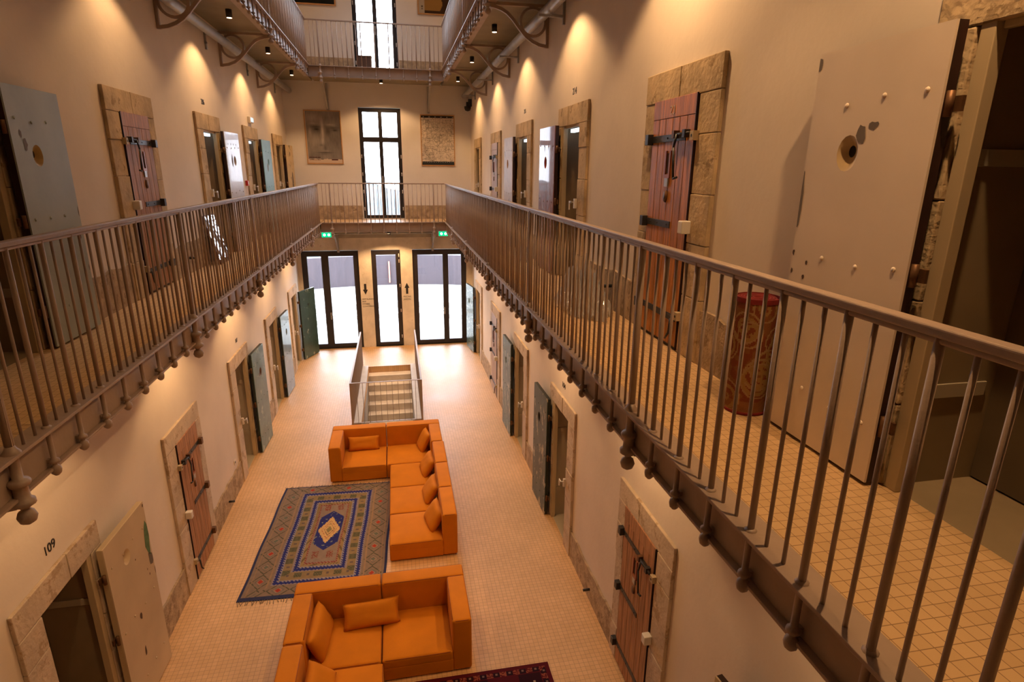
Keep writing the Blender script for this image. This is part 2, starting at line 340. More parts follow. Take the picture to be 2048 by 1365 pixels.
# ------------------------------------------------------------------ outside
mb = MB()
M_TERR = mat('pale_terrace', (.36, .345, .31), .9, var=.04)
M_CORTEN = mat('mauve_cladding', (.055, .042, .05), .8, var=.12, vscale=2, stretch=(6, 6, .3))
mb.box(-40, 40, D + .5, 30.5, -.25, -.01, M_TERR)
o = mb.build('terrace_ground'); o['kind'] = 'structure'
def arc(cx, cy, r, a0, a1, n=40): return [(cx + r * math.sin(math.radians(a0 + (a1 - a0) * i / n)), cy + r * math.cos(math.radians(a0 + (a1 - a0) * i / n))) for i in range(n + 1)]
def arc_block(cx, cy, r0, r1, z0, z1, m, a0=-60, a1=60):
    return MB().prism(arc(cx, cy, r0, a0, a1) + arc(cx, cy, r1, a1, a0), z0, z1, m)
CXO, CYO = -.3, 16.5
tag(arc_block(CXO, CYO, 10.3, 10.6, .0, 1.72, M_CORTEN, -75, 75).build('garden_wall'), 'curved mauve boundary wall beyond the three glazed doors', 'wall')
t = thing('curved_terrace', 'pale curved stepped terrace below the mauve wall, seen through the glazed doors', 'terrace', (0, 0, 0))
arc_block(CXO, CYO, 5.6, 10.28, -.01, .16, M_TERR, -75, 75).build('lower_step', t)
arc_block(CXO, CYO, 6.6, 10.28, .16, .38, M_TERR, -75, 75).build('upper_step', t)
M_ORANGE = mat('orange_stripe', (.75, .25, .15), .7)
tag(MB().box(-.42, -.36, 26.72, 26.78, .5, 1.45, M_ORANGE).build('marker_post'), 'slim pink-orange upright marker before the mauve curved wall', 'post')
# far hills
mb = MB(); n = 60; vs = []; fs = []
for i in range(n + 1):
    for j in range(9):
        x = -260 + 520 * i / n; yy = 60 + 40 * j
        z = -26 + 2.6 * j + 3 * math.sin(i * .7 + j) + 2.2 * math.sin(i * 1.9 + j * 2.1)
        vs.append((x, yy, z))
for i in range(n):
    for j in range(8): fs.append((i * 9 + j, (i + 1) * 9 + j, (i + 1) * 9 + j + 1, i * 9 + j + 1))
mb.add(vs, fs, mat('hazy_hillside', (.034, .048, .048), .9, var=.5, vscale=.25, col2=(.14, .13, .12), thr=.6, stretch=(.12, .12, .12)), True)
o = mb.build('hillside'); tag(o, 'hazy wooded hillside seen through the middle window above the doors', 'hill')
# outer balcony rail at the middle window
br = thing('balcony_railing', 'thin iron balcony railing outside the middle window', 'railing', (0, D + .6, G1))
MB().box(-1.0, .35, -.02, .02, 1.02, 1.05, M_FRAME).build('top_rail', br); MB().box(-1.05, .40, -.1, .12, -.14, .0, M_STONE_LT).build('balcony_slab', br)
base = MB().cyl((0, 0, 0), (0, 0, 1.02), .007, M_FRAME, 6).build('bar', br); base.location.x = -.95
for i in range(1, 13): c = dup(base, br); c.location.x = -.95 + i * .105

# ------------------------------------------------------------------ galleries
def side_sign(s): return (RR, XR) if s > 0 else (RL, XL)
MAINS = [.26 + 2.97 * k for k in range(6)]
def bracket_pts():
    pts = [(.86, -.05), (.78, -.065), (.70, -.09), (.62, -.13), (.54, -.20), (.47, -.28), (.41, -.35), (.33, -.43), (.24, -.49), (.14, -.53), (.02, -.55)]
    return pts
def bracket_mesh():
    mb = MB(); y0, y1 = -.02, .02
    mb.ribbon([(0.0, -.02), (.84, -.02)], .04, y0, y1, M_IRON)
    mb.ribbon([(.02, 0), (.02, -.57)], .04, y0, y1, M_IRON)
    mb.ribbon(bracket_pts(), .045, y0, y1, M_IRON)
    mb.ribbon([(.235 + .185 * math.cos(a * PI / 12), -.235 + .185 * math.sin(a * PI / 12)) for a in range(24)], .035, y0, y1, M_IRON, closed=True)
    return mb.mesh('bracket')
BR_ME = bracket_mesh()
def walkway(s, zf, label):
    R, X = side_sign(s); w = thing('gallery_walkway', label, 'walkway', (X, 0, zf))
    # local x = distance from wall toward the void, scaled by -s
    def lx(a): return -s * a
    W = abs(X - R)
    MB().box(lx(.002), lx(W - .03), Y0 + .001, D - .002, -.045, 0, M_DECK).build('tiled_deck', w)
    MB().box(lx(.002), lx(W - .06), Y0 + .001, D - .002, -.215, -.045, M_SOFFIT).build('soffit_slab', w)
    e = MB(); e.box(lx(W - .06), lx(W - .035), Y0 + .001, YB + .03, -.245, -.012, M_BEAM); e.box(lx(W - .12), lx(W + .0), Y0 + .001, YB + .03, -.262, -.245, M_BEAM)
    e.box(lx(W - .10), lx(W + .045), Y0 + .001, YB + .045, -.012, .008, M_BEAM)
    e.build('edge_beam', w, .003)
    for y in MAINS:
        b = bpy.data.objects.new('scroll_bracket', BR_ME); COL.objects.link(b); b.parent = w; b.location = (0, y, -.245); b.scale = (-s, 1, 1)
    return w
M_TXTNONE = None
walkway(-1, G1, 'left tiled walkway of the middle gallery with iron edge beam')
walkway(1, G1, 'right tiled walkway of the middle gallery with iron edge beam')
walkway(-1, G2, 'left walkway of the upper gallery seen from below')
walkway(1, G2, 'right walkway of the upper gallery seen from below')
def bridge(zf, label):
    w = thing('gallery_bridge', label, 'walkway', (0, YB, zf)); x0, x1 = RL + .04, RR - .04; d = D - YB - .004
    x0 -= .0; x1 += .0
    MB().box(RL + .0, RR - .0, .05, d, -.045, -.001, M_DECK).build('tiled_deck', w)
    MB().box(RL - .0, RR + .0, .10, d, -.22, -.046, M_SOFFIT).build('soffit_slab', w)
    e = MB(); e.box(RL, RR, .03, .055, -.245, -.012, M_BEAM); e.box(RL, RR, -.04, .1, -.012, .006, M_BEAM); e.box(RL, RR, .0, .12, -.262, -.245, M_BEAM)
    e.build('edge_beam', w, .003)
    for x in (-1.74, 1.08):
        k = MB(); k.ribbon([(.06, -.262), (.16, -.30), (.6, -.5), (d - .05, -.92)], .05, x - .02, x + .02, M_GALV, M=Matrix(((0, 1, 0, 0), (1, 0, 0, 0), (0, 0, 1, 0), (0, 0, 0, 1))))
        k.box(x - .03, x + .03, d - .05, d, -.98, -.262, M_GALV); k.build('strut', w)
    return w
bridge(G1, 'middle bridge joining the two galleries in front of the far wall')
bridge(G2, 'upper bridge crossing in front of the top window')

# railings -------------------------------------------------------------
RH = 1.08
me_slim = MB().cyl((0, 0, .0), (0, 0, RH - .03), .0085, M_IRON, 8).mesh('slim_baluster')
def medium_mesh():
    mb = MB(); mb.cyl((0, 0, .0), (0, 0, RH - .03), .0145, M_IRON, 10)
    mb.lathe([(.012, -.30), (.026, -.285), (.03, -.265), (.026, -.245), (.014, -.235), (.014, -.225), (.028, -.215), (.028, -.20), (.0145, -.19), (.0145, -.02), (.026, -.01), (.026, .012), (.014, .02)], M_IRON, 10)
    mb.box(.0, .035, -.012, .012, -.22, -.195, M_IRON)
    return mb.mesh('baluster')
me_med = medium_mesh()
def newel_mesh():
    mb = MB(); mb.box(-.02, .02, -.011, .011, .0, RH - .02, M_IRON)
    mb.cyl((0, 0, 0), (0, 0, RH - .02), .021, M_IRON, 12)
    mb.lathe([(.01, -.418), (.038, -.40), (.048, -.37), (.038, -.34), (.018, -.325), (.03, -.31), (.055, -.295), (.055, -.27), (.038, -.26), (.034, -.19), (.05, -.18), (.055, -.16), (.045, -.145), (.026, -.14), (.026, -.02), (.045, -.01), (.045, .01), (.03, .03), (.022, .05)], M_IRON, 14)
    mb.box(.0, .06, -.015, .015, -.29, -.16, M_IRON)
    return mb.mesh('newel_post')
me_new = newel_mesh()
def link(name, me, parent, loc, rz=0, sc=None):
    o = bpy.data.objects.new(name, me); COL.objects.link(o); o.parent = parent; o.location = loc
    if rz: o.rotation_euler = (0, 0, rz)
    if sc: o.scale = sc
    return o
def side_railing(s, zf, label):
    R, X = side_sign(s); r = thing('gallery_railing', label, 'railing', (R, 0, zf))
    h = MB(); h.box(-.028, .028, .2, YB + .028, RH - .03, RH, M_IRON); h.box(-.012, .012, .2, YB, RH - .05, RH - .03, M_IRON); h.build('handrail', r, .008, 3)
    sc = (1, 1, 1) if s > 0 else (-1, 1, 1); link('newel_post', me_new, r, (0, MAINS[0], 0), sc=sc)
    for n in range(50):
        y = .59 + .33 * n; mainp = (n - 8) % 9 == 0
        link('newel_post' if mainp else 'baluster', me_new if mainp else me_med, r, (0, y, 0), sc=sc)
        for q in (1, 2): link('slim_baluster', me_slim, r, (0, y + .11 * q, 0))
    return r
side_railing(-1, G1, 'left iron railing along the middle gallery, in front of the cream-blue door')
side_railing(1, G1, 'right iron railing along the middle gallery, nearest in the photo')
side_railing(-1, G2, 'left iron railing along the upper gallery, above the face poster side')
side_railing(1, G2, 'right iron railing along the upper gallery, above the line drawing side')
def bridge_railing(zf, label):
    r = thing('bridge_railing', label, 'railing', (0, YB, zf))
    h = MB(); h.box(RL, RR, -.022, .022, RH - .03, RH, M_IRON); h.build('handrail', r, .006, 2)
    link('newel_post', me_new, r, (-1.74, 0, 0), PI / 2); link('newel_post', me_new, r, (1.08, 0, 0), PI / 2)
    n = 8
    for i in range(-1, n + 1):
        x = -1.74 + i * 2.82 / n
        if x < RL or x > RR: continue
        if i not in (0, n): link('baluster', me_med, r, (x, 0, 0), PI / 2)
        for q in (1, 2):
            if x + .1175 * q < RR - .02: link('slim_baluster', me_slim, r, (x + .1175 * q, 0, 0))
    for q in (1, 2): link('slim_baluster', me_slim, r, (-1.74 - .1 * q, 0, 0))
    return r
bridge_railing(G1, 'iron railing of the middle bridge, in front of the middle window')
bridge_railing(G2, 'iron railing of the upper bridge, in front of the top window')

# stair guard: flat bars set across the rail
g = thing('stair_guard', 'three-sided steel guard railing around the stair opening behind the sofa', 'railing', (0, 0, .0))
M_GUARD = mat('warm_grey_steel', (.33, .27, .24), .45, .1)
gy0, gy1, gxl, gxr = 12.27, 16.5, -1.13, .39
for x in (gxl, gxr): MB().box(x - .02, x + .02, gy0, gy1, .99, 1.0, M_GUARD).build('top_rail', g); MB().box(x - .02, x + .02, gy0 + .05, gy1, .05, .06, M_GUARD).build('bottom_rail', g)
MB().box(gxl + .02, gxr - .02, gy0 - .0, gy0 + .04, .99, 1.0, M_GUARD).build('top_rail', g); MB().box(gxl + .02, gxr - .02, gy0, gy0 + .04, .05, .06, M_GUARD).build('bottom_rail', g)
bx = MB().box(-.02, .02, -.004, .004, .0, .99, M_GUARD).mesh('flat_bar'); by = MB().box(-.004, .004, -.02, .02, .06, .99, M_GUARD).mesh('flat_bar')
for x in (gxl, gxr):
    for i in range(36): link('flat_bar', bx, g, (x, gy0 + .01 + i * (gy1 - gy0 - .02) / 35, 0))
for i in range(1, 12): link('flat_bar', by, g, (gxl + i * (gxr - gxl) / 12, gy0 + .02, 0))

# ------------------------------------------------------------------ downlights
def spot(loc, power, label, cat='lamp', aim=(0, 0, 0), size=118, grp=None):
    L = thing('ceiling_spotlight', label, cat, loc, group=grp)
    b = MB(); b.lathe([(.046, -.115), (.046, 0)], M_BLACK, 16); bo = b.build('lamp_body', L)
    MB().lathe([(.038, -.1175), (.038, -.1155)], M_LENS, 16).build('lens', bo)
    l = bpy.data.lights.new('bulb', 'SPOT'); l.energy = power; l.color = WARM; l.spot_size = math.radians(size); l.spot_blend = .35; l.shadow_soft_size = .035
    o = bpy.data.objects.new('bulb', l); COL.objects.link(o); o.parent = L; o.location = (0, 0, -.125)
    return L
LY = [1.75, 4.72, 7.68, 10.65, 13.6, 16.5]
ORD = ['nearest the camera', 'second from the camera', 'third from the camera', 'third from the far wall', 'second from the far wall', 'nearest the far wall']
PW2 = {-1: [.04, .10, .5, .8, .8, .8], 1: [1.7, 1.3, .85, .8, .8, .8]}; PW1 = {-1: [.2, .38, .75, .95, .9, .9], 1: [.4, .7, .9, 1, .9, .9]}
for s, nm, x in ((-1, 'left', -2.37), (1, 'right', 1.76)):
    for y, o_, p2, p1 in zip(LY, ORD, PW2[s], PW1[s]):
        spot((x, y, G2 - .215), LAMP_W * p2, f'black cylinder downlight under the upper gallery, {nm} side, {o_}', grp='downlights under the upper gallery')
        spot((x, y, G1 - .215), LAMP_W * p1 * .75, f'black cylinder downlight under the middle gallery, {nm} side, {o_}', grp='downlights under the middle gallery')
spot((-.22, 17.35, G2 - .22), LAMP_W * .95, 'black cylinder downlight under the upper bridge, above the middle window', size=134)
spot((-.22, 17.35, G1 - .22), LAMP_W * 1.9, 'black cylinder downlight under the middle bridge, above the glazed door', size=134)
for s, x in ((-1, -2.37), (1, 1.76)):
    for y in (6.2, 12.1, 16.5): spot((x, y, TOP), LAMP_W * (.25 if y < 8 else .7), f'unseen black downlight added on the top ceiling, {"left" if s<0 else "right"} side, {"near" if y<8 else "middle" if y<14 else "far"}')  # unseen lamps, added to brighten the upper level

# ------------------------------------------------------------------ plinths, surrounds, cell doors
def plinth(side, zf):
    X = XR if side > 0 else XL; mb = MB(); rnd = random.Random(side * 5 + int(zf))
    edges = [Y0]
    for k in sorted(STATE[(side, 1 if zf else 0)]): edges += [oy(side, k) - .30, oy(side, k) + OW + .18]
    edges.append(D)
    for a, b in zip(edges[::2], edges[1::2]):
        if b - a < .05: continue
        n = max(1, int((b - a) / .12)); pts = [(a + (b - a) * i / n, .42 + rnd.uniform(-.02, .02)) for i in range(n + 1)]
        poly = [(a, 0)] + [] ; poly = pts + [(b, 0.0), (a, 0.0)]
        M = Matrix(((0, 0, -side, X), (1, 0, 0, 0), (0, 1, 0, zf), (0, 0, 0, 1)))
        mb.prism(poly, .0, .028, M_PLINTH, M=M)
    return mb
for nme, sd, zf in (('baseboard_left', -1, 0), ('baseboard_right', 1, 0), ('baseboard_left_gallery', -1, G1), ('baseboard_right_gallery', 1, G1)):
    struct(nme, plinth(sd, zf))
for nme, zf, mt in (('baseboard_back_gallery', G1, M_PLINTH), ('baseboard_back_top', G2, M_PLINTH)):
    mb = MB(); mb.box(XL, WIN[0] - .03, D - .02, D, zf, zf + .40, mt); mb.box(WIN[1] + .03, XR, D - .02, D, zf, zf + .40, mt); struct(nme, mb)
TRIM = [0]
def surround(side, k, zf):
    X = XR if side > 0 else XL; y = oy(side, k); rnd = random.Random(k * 13 + side + int(zf * 3)); mb = MB()
    m = M_STONE if zf else M_SURR
    def blk(a, b, c, d):
        p = .036 + rnd.uniform(-.004, .006); mb.box(X, X - side * p, a + .002, b - .002, zf + c + .002, zf + d - .002, m)
    for a, b in ((y - .32, y - .015), (y + OW + .012, y + OW + .20)):
        z = 0; hs = [.5, .42, .38, .44, .29] if rnd.random() < .5 else [.42, .5, .44, .38, .29]
        for h in hs: blk(a, b, z, z + h); z += h
    sp = y + rnd.uniform(.25, .5)
    blk(y - .32, sp, 2.03, 2.275); blk(sp, y + OW + .20, 2.03, 2.275)
    TRIM[0] += 1; return struct('trim_%d' % TRIM[0], mb, .006)
def inner(side, k, zf, st):
    """cream frame and modern inner door set in the opening"""
    X = XR if side > 0 else XL; y = oy(side, k); M = None; f = MB()
    TRIM[0] += 1
    def b(a, c, y0, y1, z0, z1, m, mb): mb.box(X + side * a, X + side * c, y + y0, y + y1, zf + z0, zf + z1, m)
    b(-.03, .03, OW - .065, OW - .0, 0, OH, M_CREAM, f); b(-.0, .03, 0, .03, 0, OH, M_CREAM, f); b(-.0, .03, .03, OW - .065, OH - .035, OH, M_CREAM, f)
    struct('trim_%d' % TRIM[0], f, .004)
    if st in ('open', 'dark'):
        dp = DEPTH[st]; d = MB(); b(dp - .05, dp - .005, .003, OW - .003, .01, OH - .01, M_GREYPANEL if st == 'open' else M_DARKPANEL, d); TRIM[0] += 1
        o = struct('door_%d' % (10 + TRIM[0]), d)
        for z in (.45, 1.5):
            p = MB(); b(.05, dp - .1, OW - .012, OW - .001, z, z + .07, M_GREYPANEL, p); q = p.build('strap_plate', o, .002)
    if st in ('open', 'lit', 'dark'):
        h = MB(); b(-.075, -.04, -.05, -.012, 1.0, 1.12, M_WHITE, h)
        b(-.12, -.075, -.04, -.022, 1.07, 1.085, M_WHITE, h); b(-.12, -.105, -.04, .05, 1.065, 1.09, M_WHITE, h); b(-.12, -.105, .035, .05, .98, 1.07, M_WHITE, h)
        h.build('door_handle', bpy.data.objects.get('x') or o) if st != 'lit' else None
        if st == 'lit':
            o = h.build('door_lever'); tag(o, 'white lever handle fixed beside %s' % CELLNAME[(side, zf > 0, k)], 'handle')
    if st == 'lit':
        d = MB(); b(.06, .11, .06, OW - .09, OH - .085, OH - .04, M_LED, d); o2 = d.build('strip_light')
        tag(o2, 'bright white strip light inside %s' % CELLNAME[(side, zf > 0, k)], 'light')
CELLNAME = {(1, True, 1): 'the lit opening next to the oxblood door', (1, True, 2): 'the lit opening next to the scribbled white door',
            (-1, True, 2): 'the lit opening next to the shiny white door', (-1, True, 3): 'the lit opening next to the pale blue door'}
for (sd, fl), dct in STATE.items():
    zf = G1 if fl else 0.0
    for k, st in dct.items():
        surround(sd, k, zf)
        if st != 'shut': inner(sd, k, zf, st)

LW, LH, LT = .80, 2.03, .058
def sheet_leaf(name, label, side, k, zf, paint, core, ang=2.0, chips=(), rivets=True, hole=(.45, 1.55), hole_m=None, seed=1, off=.105, width=LW):
    """open prison door folded back: painted sheet face, dark timber core, spy-hole funnel, rivets, hinges"""
    X = XR if side > 0 else XL; y = oy(side, k) + OW + .012; W = width
    t = thing(name, label, 'door', (X - side * off, y, zf + .02), math.radians(90 + side * ang)); vs = side; T = LT / 2
    rnd = random.Random(seed); mb = MB(); hx, hz = hole; yf = vs * T
    # front face with hole
    ring = []; N = 16
    for i in range(N):
        a = 2 * PI * i / N + PI / 4; ca, sa = math.cos(a), math.sin(a)
        ring.append((hx + .07 * ca, hz + .085 * sa))
    outer = []
    cs = [(W, LH), (0, LH), (0, 0), (W, 0)]
    for c in range(4):
        p, q = cs[c], cs[(c + 1) % 4]
        for j in range(4): outer.append((p[0] + (q[0] - p[0]) * j / 4, p[1] + (q[1] - p[1]) * j / 4))
    v = [(x, yf, z) for x, z in outer] + [(x, yf, z) for x, z in ring] + [(hx + (x - hx) * .33 + .02, yf - vs * .045, hz + (z - hz) * .33 + .01) for x, z in ring]
    mb.add(v, [(i, (i + 1) % N, N + (i + 1) % N, N + i) for i in range(N)], paint)
    b0 = len(mb.v) - 3 * N
    k2 = mb.mi(hole_m or paint); k3 = mb.mi(M_BLACK)
    for i in range(N): mb.f.append((b0 + N + i, b0 + N + (i + 1) % N, b0 + 2 * N + (i + 1) % N, b0 + 2 * N + i)); mb.m.append(k2); mb.smooth.append(True)
    mb.f.append(tuple(b0 + 2 * N + i for i in range(N))); mb.m.append(k3); mb.smooth.append(False)
    # lip of the sheet and core
    ys = yf - vs * .012
    for i in range(N):
        x0, z0 = outer[i]; x1, z1 = outer[(i + 1) % N]
        mb.add([(x0, yf, z0), (x1, yf, z1), (x1, ys, z1), (x0, ys, z0)], [(0, 1, 2, 3)], paint)
        mb.add([(x0, ys, z0), (x1, ys, z1), (x1, -yf, z1), (x0, -yf, z0)], [(0, 1, 2, 3)], core)
    mb.add([(x, -yf, z) for x, z in cs], [(0, 1, 2, 3)], core)
    mb.build('door_leaf', t)
    if rivets:
        rv = MB(); R = Matrix.Rotation(-vs * PI / 2, 4, 'X')
        for z in (1.78, 1.02, .28):
            for x in (.08, .30, .52, .74):
                if x > W - .03: continue
                rv.lathe([(.013, 0), (.011, .004), (.004, .007)], paint, 8, Matrix.Translation((x + rnd.uniform(-.01, .01), yf, z + rnd.uniform(-.02, .02))) @ R)
        rv.build('rivets', t)
    for (cx, cz, w_, h_, cm) in chips:
        n = 11; poly = []
        for i in range(n): a = 2 * PI * i / n; r = rnd.uniform(.65, 1.1); poly.append((cx + w_ * r * math.cos(a), cz + h_ * r * math.sin(a)))
        poly = [(min(max(x, 0.001), W - .001), z) for x, z in poly]
        mb = MB(); mb.add([(x, yf + vs * .0012, z) for x, z in poly], [tuple(range(n))], cm); mb.build('paint_loss', t)
    for z in (1.72, 1.02, .30):
        h = MB(); h.cyl((-.012, 0, z - .05), (-.012, 0, z + .05), .016, M_RUST, 8); h.box(-.05, .0, -vs * .02, -vs * .035, z - .03, z + .03, M_RUST); h.build('hinge', t)
    return t
P_CREAMW = mat('cream_white_paint', (.82, .71, .60), .55, var=.07, vscale=2.2, col2=(.30, .22, .16), thr=.74, bump=.15, bscale=12)
P_CREAM109 = mat('ivory_door_paint', (.60, .49, .34), .5, var=.10, vscale=2.2, col2=(.25, .17, .11), thr=.73, bump=.15, bscale=12)
P_CREAMBLUE = mat('pale_blue_grey_paint', (.36, .41, .38), .5, var=.12, vscale=2.5, col2=(.16, .14, .11), thr=.72, bump=.2, bscale=12)
P_GLOSSW = mat('glossy_white_paint', (.50, .43, .39), .34, var=.12, vscale=5, col2=(.35, .16, .12), thr=.66, bump=.3, bscale=16, coat=.12)
P_BLUE = mat('powder_blue_paint', (.20, .42, .50), .45, var=.1, vscale=5, col2=(.5, .25, .18), thr=.70)
P_YELLOWW = mat('yellowed_cream_paint', (.62, .47, .27), .5, var=.1, vscale=5, col2=(.12, .10, .05), thr=.60)
P_OXBLOOD = mat('glossy_oxblood_paint', (.26, .10, .085), .48, var=.25, vscale=5, col2=(.42, .36, .36), thr=.58, bump=.5, bscale=20, coat=.25, stretch=(3, 3, .8))
P_SCRIB = mat('scribbled_white_paint', (.58, .50, .46), .5, var=.1, vscale=8, col2=(.36, .33, .38), thr=.60)
P_TEAL = mat('chalky_teal_paint', (.115, .205, .19), .42, var=.25, vscale=5, col2=(.34, .41, .36), thr=.60, coat=.2, col3=(.04, .07, .06), thr3=.66)
P_SLATE = mat('slate_teal_paint', (.10, .155, .17), .35, var=.3, vscale=3, col2=(.34, .38, .38), thr=.645, coat=.3)
P_DKGREEN = mat('dark_green_paint', (.035, .085, .075), .35, var=.3, vscale=4, col2=(.36, .40, .33), thr=.615, coat=.3)
P_BOTTLE = mat('bottle_green_flaking_paint', (.055, .085, .075), .4, var=.35, vscale=3, col2=(.47, .43, .30), thr=.575, stretch=(1.6, 1.6, .8))
P_TEAL2 = mat('streaked_teal_paint', (.13, .20, .19), .4, var=.3, vscale=4, col2=(.42, .44, .38), thr=.56, stretch=(2.2, 2.2, .8))
P_TEAL3 = mat('banded_teal_paint', (.06, .12, .115), .35, var=.3, vscale=4, col2=(.35, .42, .40), thr=.55, stretch=(1, 1, 3), coat=.3)
M_GREENCHIP = mat('exposed_green_paint', (.10, .20, .09), .6, var=.3, vscale=20); M_BROWNCHIP = mat('exposed_brown_undercoat', (.10, .055, .03), .7)
M_GREYCHIP = mat('exposed_grey_undercoat', (.16, .13, .10), .7)
NM = 'cell_door'
# middle gallery, right wall
sheet_leaf(NM, 'large off-white sheet-metal door folded open on the right gallery, nearest the camera', 1, -1, G1, P_CREAMW, M_CORE, .2, width=.765, hole=(.47, 1.54), hole_m=mat('cream_funnel', (.62, .48, .28), .5), seed=3,
           chips=[(.33, 1.66, .035, .02, M_GREYCHIP), (.40, 1.62, .03, .05, M_GREYCHIP), (.755, 1.98, .02, .035, M_GREYCHIP), (.757, 1.30, .012, .16, M_GREYCHIP), (.755, 1.02, .01, .02, M_BROWNCHIP), (.64, .98, .009, .014, M_BROWNCHIP), (.75, .92, .01, .018, M_BROWNCHIP), (.65, .90, .01, .014, M_BROWNCHIP)])
sheet_leaf(NM, 'glossy oxblood red door folded open on the right gallery, flaking white', 1, 1, G1, P_OXBLOOD, M_CORE, 1.0, hole_m=mat('raw_red_hole', (.40, .07, .03), .5), seed=4,
           chips=[(.1, 1.75, .012, .05, M_BROWNCHIP), (.3, 1.76, .012, .05, M_BROWNCHIP), (.5, 1.75, .012, .05, M_BROWNCHIP)])
sheet_leaf(NM, 'scribbled white door folded open on the right gallery beyond the oxblood one', 1, 2, G1, P_SCRIB, M_CORE, .6, seed=5, hole_m=M_OAK)
# middle gallery, left wall
sheet_leaf(NM, 'pale blue-grey sheet-metal door folded open on the left gallery, nearest the camera', -1, 0, G1, P_CREAMBLUE, M_CORE, .2, width=.76, hole=(.30, 1.52), hole_m=mat('yellow_funnel', (.45, .32, .12), .5), seed=6,
           chips=[(.16, 1.60, .03, .05, M_GREYCHIP), (.12, 1.68, .02, .03, M_GREYCHIP), (.70, .85, .012, .05, M_BROWNCHIP), (.745, .55, .008, .03, M_BROWNCHIP), (.745, 1.05, .008, .05, M_BROWNCHIP)])
sheet_leaf(NM, 'shiny white door with dark red edge folded open on the left gallery', -1, 2, G1, P_GLOSSW, M_CORE, 2.5, seed=7,
           chips=[(.3, 1.55, .05, .12, M_BROWNCHIP), (.15, 1.83, .012, .02, M_BROWNCHIP), (.3, 1.83, .012, .02, M_BROWNCHIP), (.45, 1.83, .012, .02, M_BROWNCHIP), (.6, 1.83, .012, .02, M_BROWNCHIP)])
sheet_leaf(NM, 'powder blue door folded open on the left gallery', -1, 3, G1, P_BLUE, M_CORE, 2.0, seed=8, chips=[(.35, 1.45, .05, .1, M_GREYCHIP)])
sheet_leaf(NM, 'yellowed cream door folded open on the left gallery beside the far wall', -1, 4, G1, P_YELLOWW, M_CORE, 4, seed=9, width=.78, chips=[(.5, 1.0, .12, .35, M_GREYCHIP), (.4, 1.8, .05, .08, M_GREYCHIP)])
# ground floor, left wall
sheet_leaf(NM, 'ivory door folded open on the ground floor beside cell 109, green paint showing at its edge', -1, 0, 0, P_CREAM109, M_CREAM, 1.5, width=.85, hole=(.36, 1.70), hole_m=mat('pale_funnel', (.72, .60, .42), .4), seed=10,
           chips=[(.79, 1.62, .055, .24, M_GREENCHIP), (.80, 1.36, .05, .10, M_GREYCHIP), (.845, 1.18, .008, .06, M_BROWNCHIP), (.72, 1.22, .01, .02, M_BROWNCHIP), (.69, 1.30, .008, .015, M_BROWNCHIP), (.83, 1.99, .015, .02, M_BROWNCHIP), (.40, .95, .028, .045, M_BROWNCHIP), (.36, .55, .022, .07, M_BROWNCHIP), (.5, 1.56, .01, .012, M_BROWNCHIP)])
sheet_leaf(NM, 'mottled teal door folded open on the left of the ground floor, nearest of the two teal ones', -1, 2, 0, P_TEAL, M_CORE_DK, 3, seed=11, hole_m=M_RUST, chips=[(.35, 1.52, .03, .05, M_BROWNCHIP)])
sheet_leaf(NM, 'glossy slate-blue door folded open on the left of the ground floor', -1, 3, 0, P_SLATE, M_CORE_DK, 3, seed=12, chips=[(.4, 1.5, .02, .05, M_BLACK)])
sheet_leaf(NM, 'dark green speckled door standing ajar before the left glazed door', -1, 4, 0, P_DKGREEN, M_CORE_DK, 23, seed=13, chips=[(.4, 1.58, .03, .05, M_BLACK)])
# ground floor, right wall
sheet_leaf(NM, 'bottle-green flaking door folded open on the right of the ground floor', 1, 1, 0, P_BOTTLE, M_CORE_DK, 1.2, seed=14, hole_m=M_BLACK, chips=[(.35, 1.5, .02, .045, M_BLACK)])
sheet_leaf(NM, 'streaked teal door folded open on the right of the ground floor', 1, 2, 0, P_TEAL2, M_CORE_DK, 1.2, seed=15, chips=[(.35, 1.4, .02, .05, M_BLACK)])
sheet_leaf(NM, 'banded teal door standing ajar by the right glazed door', 1, 4, 0, P_TEAL3, M_CORE_DK, 8, seed=16)
sheet_leaf(NM, 'door edge just entering at the bottom of the photo below the right gallery', 1, -1, 0, P_CREAM109, M_CORE, 8, seed=17)

